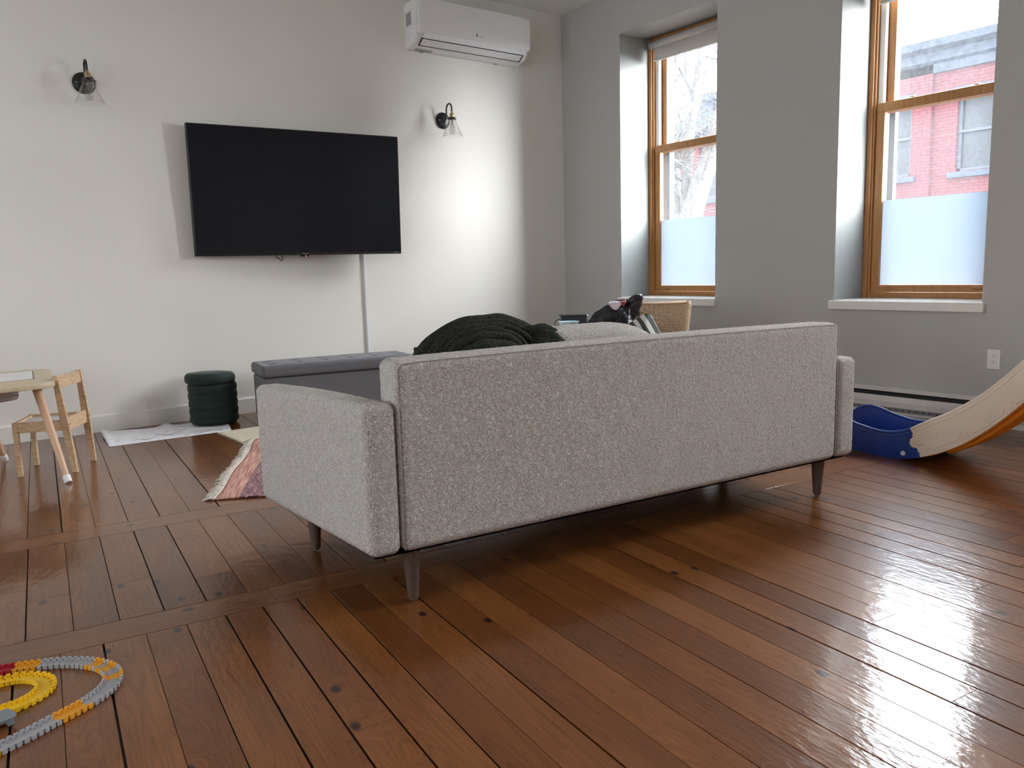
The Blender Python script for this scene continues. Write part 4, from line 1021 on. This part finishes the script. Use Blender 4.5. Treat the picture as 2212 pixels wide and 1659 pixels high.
obj('bridge_support', b, M_bridge, t, 'auto')

# ------------------------------------------------------------------ toy slide
t = thing('toddler_slide', 'indoor toddler slide with beige sides and dark blue foot end', 'slide', (3.900, 2.013, 0), -PI/2)
# local x runs up the slide, y across (positive = towards the window wall), near side panel at y = 0
SW = .385
def cat(P, n=8):
    P = [np.array(p, float) for p in P]; P = [2*P[0]-P[1]]+P+[2*P[-1]-P[-2]]; out = []
    for i in range(1, len(P)-2):
        for k in range(n):
            u_ = k/n; out.append(tuple(.5*((2*P[i])+(-P[i-1]+P[i+1])*u_+(2*P[i-1]-5*P[i]+4*P[i+1]-P[i+2])*u_**2+(-P[i-1]+3*P[i]-3*P[i+1]+P[i+2])*u_**3)))
    out.append(tuple(P[-2])); return out
top_be = cat([(.092, .166), (.18, .218), (.265, .265), (.336, .313), (.405, .366), (.489, .446), (.572, .537), (.68, .66), (.80, .80), (.92, .91), (1.05, .98), (1.2, 1.0)])
bot_be = cat([(.143, .030), (.231, .066), (.335, .124), (.433, .201), (.508, .272), (.582, .352), (.70, .49), (.82, .63), (.93, .73), (1.05, .79), (1.2, .81)])
top_bl = cat([(-.46, .120), (-.40, .165), (-.34, .184), (-.27, .176), (-.211, .157), (-.149, .144), (-.086, .134), (-.013, .135), (.046, .148), (.092, .166)])
bot_bl = cat([(-.46, .070), (-.38, .045), (-.30, .026), (-.206, .010), (-.118, .003), (-.056, .0005), (.005, .0005), (.075, .010), (.146, .028)])
# the seam between blue and beige is a wavy edge with a round lobe
seam_ = [(.092, .166), (.095, .156), (.104, .144), (.100, .134), (.105, .127), (.091, .112), (.089, .094), (.098, .077), (.111, .073), (.124, .074), (.132, .067), (.129, .059), (.140, .053), (.144, .030)]
def side(y0, y1, nm_y):
    b = B(); prism(b, top_be + [p for p in reversed(bot_be)] + [p for p in reversed(seam_)][1:-1], y0, y1, 'y', bev=.0015); s1 = obj('side_panel', b, M_beige, t, 'auto')
    # rolled rim along the top edge
    b = B(); tube(b, [(x, (y0+y1)/2, z-.003) for x, z in top_be], .0085, 10)
    tube(b, [(x+.006, y0 if nm_y < 0 else y1, z-.022) for x, z in top_be[2:]], .002, 6); obj('rim', b, M_beige, s1, True)
    b = B(); prism(b, top_bl + [(x-.001, z) for x, z in seam_[1:]] + [p for p in reversed(bot_bl)][1:], y0+.001, y1-.001, 'y', bev=.0015); s2 = obj('foot_panel', b, M_blue, t, 'auto')
    b = B(); tube(b, [(x, (y0+y1)/2, z-.003) for x, z in top_bl], .0085, 10)
    tube(b, [(x, y0 if nm_y < 0 else y1, z-.024) for x, z in top_bl], .0022, 6); obj('rim', b, M_blue, s2, True)
    return s1, s2
p1, p2 = side(-.014, 0, -1); side(SW-.014, SW, 1)
def relief(pts, r, par, nm, mat=M_beige): b = B(); tube(b, [(x, -.0145, z) for x, z in pts], r, 8); return obj(nm, b, mat, par, True)
relief([(.142, .092), (.166, .096), (.183, .084), (.215, .091), (.261, .113), (.298, .133), (.320, .149), (.328, .180), (.341, .195), (.359, .196), (.375, .188), (.407, .204), (.442, .231), (.476, .263), (.504, .291), (.510, .328), (.527, .349), (.544, .353), (.557, .347), (.60, .385), (.66, .45)], .0022, p1, 'raised_line')
st = [(.215, .170), (.227, .161), (.250, .170), (.245, .152), (.260, .135), (.240, .137), (.227, .122), (.224, .142), (.206, .146), (.219, .154), (.215, .170)]
relief(st, .0016, p1, 'star_relief')
relief([(.423, .319), (.441, .317), (.453, .303), (.456, .281), (.446, .263), (.426, .256)], .0016, p1, 'moon_relief')
def knob(x, z, r, mat, par, big=False):
    b = B()
    tube(b, [(x, -.012, z), (x, -.0185, z)], r, 24); tube(b, [(x, -.018, z), (x, -.0205, z)], r*.66, 20)
    box(b, (x-r*.5, -.0218, z-.0012), (x+r*.5, -.0200, z+.0012)); box(b, (x-.0012, -.0218, z-r*.5), (x+.0012, -.0200, z+r*.5)); obj('screw_cap', b, mat, par, 'auto')
knob(.116, .104, .0215, M_beige, p1); knob(.165, .073, .0160, M_beige, p1); knob(.347, .173, .0160, M_beige, p1); knob(.531, .326, .0180, M_beige, p1); knob(.060, .037, .0115, M_white2, p2)
relief([(-.203, .031), (-.098, .029), (.008, .036), (.038, .052), (.058, .066), (.078, .062), (.099, .050), (.130, .052)], .0018, p2, 'raised_line', M_blue)
# sliding surface: orange bed above, blue foot pan
def bed(zoff, th, pts, y0, y1, mat, nm):
    b = B(); prism(b, [(x, z+zoff) for x, z in pts] + [(x, z+zoff-th) for x, z in reversed(pts)], y0, y1, 'y'); return obj(nm, b, mat, t)
bed(.012, .016, [p for p in bot_be], .002, SW-.016, M_orange, 'slide_bed')
bed(.012, .010, bot_bl, .002, SW-.016, M_blue, 'foot_pan')
for y in (.09, .19, .29): b = B(); tube(b, [(x, y, z-.006) for x, z in bot_be[8:]], .016, 10); obj('bed_rib', b, M_orange, t, True)
for y in (.02, SW-.05):
    b = B(); prism(b, [(1.10, .80), (1.18, .80), (1.30, .0), (1.20, .0)], y, y+.03, 'y', bev=.003); obj('ladder_side', b, M_beige, t)
for z in (.2, .4, .6):
    b = B(); box(b, (1.25-.13*z-.03, .02, z), (1.25-.13*z+.06, SW-.02, z+.02), .004); obj('step', b, M_orange, t)

# ------------------------------------------------------------------ corner behind the sofa: side table and things on it
ST = Vector((4.28, 4.93, 0)); sa = math.radians(-36.5)
t = thing('side_table', 'low grey side table in the corner, mostly hidden behind the sofa', 'table', ST, sa)
b = B(); box(b, (-.42, -.30, .498), (.42, .30, .520), .004); obj('tabletop', b, M_side, t)
for x in (-.39, .39):
    for y in (-.27, .27): b = B(); box(b, (x-.02, y-.02, .001), (x+.02, y+.02, .498), .002); obj('leg', b, M_side, t)
t = thing('black_box', 'black electronics box with overhanging lid on the corner side table', 'box', (4.372, 5.005, .520), sa)
b = B(); box(b, (-.098, -.07, .0), (.110, .07, .092), .003); obj('case', b, M_blk, t)
b = B(); box(b, (-.112, -.08, .092), (.112, .08, .100), .002); obj('lid', b, M_bezel, t)
b = B(); box(b, (.1125, -.078, .095), (.118, -.070, .101), .001); obj('indicator_light', b, M_led, t)
b = B(); tube(b, [(-.100, 0, .066), (-.125, -.01, .064), (-.150, -.02, .045), (-.155, -.03, .020), (-.140, -.04, .004), (-.10, -.06, .003)], .003, 8); obj('cord', b, M_cord, t, True)
t = thing('plastic_tub', 'small pale blue faceted plastic tub in front of the black box', 'container', (4.062, 4.70, .520), math.radians(12))
b = B(); lathe(b, [(0, .0), (.052, .0), (.056, .004), (.078, .070), (.084, .071), (.084, .074), (.074, .074), (.053, .008), (0, .006)], (0,0,0), 8); obj('tub', b, M_cup, t)

# woven dining chair
CF = math.radians(-36.6)
ch = thing('woven_chair', 'pale wooden chair with woven cord back by the window', 'chair', (3.70, 3.40, 0), CF)
# local x along the back (to the right in view), y away from the viewer
WB = .49
def cpost(x, s):
    b = B(); tube(b, [(x*.93, .30, .002), (x*.93, .27, .44), (x*.84, .275, .53), (x*.97, .345, .71), (x*1.01, .350, .768)], [.014, .018, .018, .017, .015], 14); obj('back_post', b, M_chairwood, ch, True)
    b = B(); tube(b, [(x*.95, -.20, .002), (x*.95, -.20, .44)], [.014, .018], 14); obj('leg', b, M_chairwood, ch, True)
XC = WB/2
cpost(-XC, -1); cpost(XC, 1)
b = B(); tube(b, [(-XC, .347, .760), (0, .372, .752), (XC, .347, .760)], .011, 10); tube(b, [(-XC*.82, .275, .50), (0, .29, .50), (XC*.82, .275, .50)], .011, 10); obj('back_rail', b, M_chairwood, ch, True)
b = B(); box(b, (-XC*.95, -.20, .425), (XC*.95, .27, .448), .008); obj('seat', b, M_rope, ch)
# woven back: a basket weave of paper cord on a curved panel
b = B()
def bp(u_, z):   # point of the back panel
    f = (z-.50)/.26; xx = u_*XC*(.82+.18*f); return Vector((xx, .275+.072*f+.022*(1-u_*u_), z))
NH, NV = 22, 16
for k in range(NH):
    z = .505+.247*k/(NH-1); pts = []
    for q in range(NV*2+1):
        u_ = -1+2*q/(NV*2); p = bp(u_, z); p.y += .0065*math.cos(PI*(q+ (k % 2)*1)) if k < NH-4 else .001; pts.append(p)
    tube(b, pts, .0060, 5)
for q in range(NV+1):
    u_ = -1+2*q/NV; tube(b, [bp(u_, .50+.256*k/12) for k in range(13)], .0050, 5)
obj('woven_back', b, M_rope, ch, True)
for s in (-1, 1):
    b = B()
    for k in range(34):
        z = .505+.240*k/33; p = bp(s*1.0, z)
        M_ = Matrix.Translation(p) @ Matrix.Rotation(math.radians(-8), 4, 'X'); t_ = bmesh.new(); bmesh.ops.create_cone(t_, cap_ends=True, segments=14, radius1=.0225, radius2=.0225, depth=.0066, matrix=M_)
        _merge(b, t_)
    obj('cord_wrap', b, M_rope, ch, True)

# striped cushion standing on the chair seat
def chw(x, y, z): ca, s_ = math.cos(CF), math.sin(CF); return (3.70+x*ca-y*s_, 3.40+x*s_+y*ca, z)
cs = thing('striped_cushion', 'green and white leaf-striped cushion leaning on the woven chair', 'cushion', chw(-.130, .005, .545), rot=(math.radians(-14), math.radians(-28), CF))
V, Fc = rbox(.26, .10, .26, .045, .011)
q = np.maximum(np.abs(V[:,0]), np.abs(V[:,2]))/.13; V[:,1] *= np.clip(1.15-q**2.2, .10, 1.1)
k_ = (np.abs(V[:,0])*np.abs(V[:,2]))/(.13*.13); V[:,0] *= 1+.06*k_; V[:,2] *= 1+.06*k_
npobj('cover', V, Fc, M_stripe, cs)
# black nylon jacket heaped over the left corner of the chair back
def jacket():
    j = thing('black_jacket', 'shiny black padded jacket with white and red print heaped on the woven chair', 'jacket', chw(-.350, .145, .448), CF)
    V = []; Fc = []; nu, nv = 90, 60
    for i in range(nu):
        for k in range(nv):
            a = 2*PI*i/nu; f = k/(nv-1); z = .350*f
            prof = (1-f**3.2)**.55 if f < 1 else 0
            cx = -.09 + .23*f**.9 ; rx = (.215-.080*f)*prof+.002; ry = .105*prof+.002
            x = cx+rx*math.cos(a); y = ry*math.sin(a)
            d = .022*math.sin(9*f+3*math.sin(a*2)) + .018*mnoise.noise((x*9, y*9, z*7)) + .010*mnoise.noise((x*24, y*24, z*20))
            s_ = prof**.5
            V.append((x+d*math.cos(a)*s_, y+d*math.sin(a)*s_, z+d*.3*s_))
    for i in range(nu):
        for k in range(nv-1):
            i2 = (i+1) % nu; Fc.append((i*nv+k, i2*nv+k, i2*nv+k+1, i*nv+k+1))
    Fc.append(tuple(i*nv for i in range(nu))[::-1])
    npobj('body', V, Fc, M_nylon, j)
    V, Fc = rbox(.10, .06, .13, .028, .010); V = np.array(V)
    V[:,0] += .20+.16*(V[:,2]); V[:,2] += .305; V[:,1] += .02*np.sin(V[:,2]*30); V[:,0] *= 1
    V[:,2] += .25*(V[:,0]-.20)*(V[:,2] > .33)
    c_ = npobj('collar', V, Fc, M_nylon, j); displace(c_, 'CLOUDS', .05, .03)
    def patch(cx, cz, rx, rz, mat, nm):
        b = B(); n = 14; vs_ = []
        for q in range(n):
            a = 2*PI*q/n; r = 1+.18*math.sin(3*a); vs_.append((cx+rx*r*math.cos(a), cz+rz*r*math.sin(a)))
        prism(b, vs_, -.115, -.020, 'y', bev=.004); obj(nm, b, mat, j, 'auto')
    patch(.070, .318, .034, .026, M_patchw, 'white_patch'); patch(.118, .330, .018, .014, M_patchr, 'red_patch')
jacket()

# ------------------------------------------------------------------ outside: street, building, tree
b = B(); box(b, (XO, -30, -3.3), (60, 60, -3.2)); struct('street_ground', b, M_street)
XF = 20.0
t = thing('brick_building', 'red brick building with grey cornice and sills across the street', 'building', (XF, 9.0, -3.2))
wins = [(-8.2, -6.9), (-5.2, -3.9), (-2.9, -1.65), (-1.15, .12), (1.14, 2.40), (3.9, 5.15), (6.45, 7.73), (8.7, 8.9)]
Z0, Z1 = 6.22, 8.05     # sill and head of the upper windows above the street
def wallpiece(y0, y1, xf):
    b = B(); cur = y0
    for a, c in [w_ for w_ in wins if w_[0] >= y0-.01 and w_[1] <= y1+.01][:7]:
        box(b, (xf, cur, 0), (xf+.4, a, 9.2)); box(b, (xf, a, 0), (xf+.4, c, 2.9)); box(b, (xf, a, 4.8), (xf+.4, c, Z0)); box(b, (xf, a, Z1), (xf+.4, c, 9.2)); cur = c
    box(b, (xf, cur, 0), (xf+.4, y1, 9.2)); return b
obj('wall', wallpiece(.68, 7.95, -.10), M_brick, t)
obj('wall', wallpiece(-14, .68, .0), M_brick, t)
b = B(); box(b, (.3, -14, 0), (8, 7.9, 8.9)); obj('interior_mass', b, M_dark, t)
for (a, c) in wins[:7]:
    xf = -.10 if a > .6 else 0.0
    for (s0, s1) in ((Z0, Z1), (2.9, 4.8)):
        b = B(); box(b, (xf-.09, a-.14, s0-.15), (xf+.15, c+.14, s0-.02), .01); obj('window_sill', b, M_stone, t)
        b = B(); box(b, (xf-.03, a-.10, s1), (xf+.1, c+.10, s1+.10), .01); obj('lintel', b, M_stone, t)
        b = B(); box(b, (xf+.10, a, s0-.02), (xf+.16, a+.07, s1)); box(b, (xf+.10, c-.07, s0-.02), (xf+.16, c, s1)); box(b, (xf+.10, a, s0-.02), (xf+.16, c, s0+.07)); box(b, (xf+.08, a, (s0+s1)/2-.03), (xf+.16, c, (s0+s1)/2+.03)); wf = obj('window', b, M_wframe, t)
        b = B(); box(b, (xf+.17, a, s0), (xf+.19, c, s1)); obj('pane', b, M_wpane, wf)
b = B()
prism(b, [(-.10, 8.55), (-.10, 8.75), (-.22, 8.80), (-.22, 9.00), (-.50, 9.06), (-.55, 9.22), (.5, 9.22), (.5, 8.55)], -14, 7.3, 'y', bev=.01)
obj('cornice', b, M_cornice, t)
# sloping grey roof where the building ends beside the tree
b = B(); prism(b, [(7.0, 9.22), (7.3, 9.14), (9.4, 8.02), (10.9, 7.30), (10.9, 6.70), (9.2, 7.35), (7.3, 8.30), (7.0, 8.4)], -.35, 4.0, 'x', bev=.01); obj('sloping_roof', b, M_cornice, t)
b = B(); prism(b, [(7.95, 0), (10.7, 0), (10.7, 6.8), (9.2, 7.3), (7.95, 8.0)], -.05, .35, 'x'); obj('wall', b, M_brick, t)

def tree(name, label, base, sc_=1.0, seed=2):
    rnd = random.Random(seed); t = thing(name, label, 'tree', base)
    trunk = B(); limbs = B(); twigs = B()
    def curve(p0, d, L, n=8, wob=.12, up=.05):
        pts = [Vector(p0)]; d = Vector(d).normalized()
        for k in range(n):
            d = (d + Vector((rnd.uniform(-wob, wob), rnd.uniform(-wob, wob), rnd.uniform(-wob, wob)+up))).normalized(); pts.append(pts[-1]+d*L/n)
        return pts
    def taper(r0, r1, n): return [r0+(r1-r0)*k/(n-1) for k in range(n)]
    tp = [Vector(p) for p in ((0, 0, 0), (.02, .02, 1.5), (0, -.03, 3.0), (.05, .0, 4.6))]
    tube(trunk, tp, [.30, .25, .22, .20], 14)
    main = []
    for (p0, pts, r0, r1) in (((0, 0, 0), [(.05, 0, 4.5), (.0, .22, 5.5), (.05, .30, 6.7), (.0, .15, 8.0), (.1, .2, 10)], .17, .07),
                              ((0, 0, 0), [(.05, 0, 4.5), (0, -.28, 5.2), (.05, -.55, 5.9), (0, -1.0, 6.9), (.1, -1.5, 8.0), (0, -2.1, 9.4)], .18, .08),
                              ((0, 0, 0), [(.05, 0, 4.9), (.0, -.10, 5.6), (.05, -.18, 6.6), (.1, -.5, 8.4)], .09, .04)):
        pts = [Vector(p) for p in pts]; fine = [Vector(q) for q in cat(pts, 5)] if len(pts[0]) == 3 else pts
        tube(limbs, fine, taper(r0, r1, len(fine)), 10); main.append((fine, r0, r1))
    sub = []
    for fine, r0, r1 in main:
        for k in range(2, len(fine)-1):
            for _ in range(2):
                if rnd.random() < .42:
                    a = rnd.uniform(0, 2*PI); d = (math.cos(a)*.7, math.sin(a), rnd.uniform(.4, 1.6)); L = rnd.uniform(1.0, 2.6)
                    c = curve(fine[k], d, L, 8, .16, .06); r = rnd.uniform(.022, .045); tube(limbs, c, taper(r, .010, len(c)), 6); sub.append(c)
    for c in sub:
        for k in range(2, len(c)-1):
            for _ in range(2):
                if rnd.random() < .6:
                    a = rnd.uniform(0, 2*PI); d = (math.cos(a), math.sin(a), rnd.uniform(-.5, 1.0)); q = curve(c[k], d, rnd.uniform(.35, .95), 5, .35, .02)
                    tube(twigs, q, taper(.010, .004, len(q)), 4, cap=False)
                    if rnd.random() < .6:
                        a = rnd.uniform(0, 2*PI); q2 = curve(q[3], (math.cos(a), math.sin(a), rnd.uniform(-.3, .8)), rnd.uniform(.2, .5), 4, .4, 0); tube(twigs, q2, taper(.006, .003, len(q2)), 4, cap=False)
    obj('trunk', trunk, M_bark, t, True); obj('branches', limbs, M_bark, t, True); o = obj('twigs', twigs, M_bark, t, True); o['kind'] = 'stuff'
    return t
tree('street_tree', 'bare leafless tree standing outside the narrower window', (9.4, 8.22, -3.2), 1.0, 4)
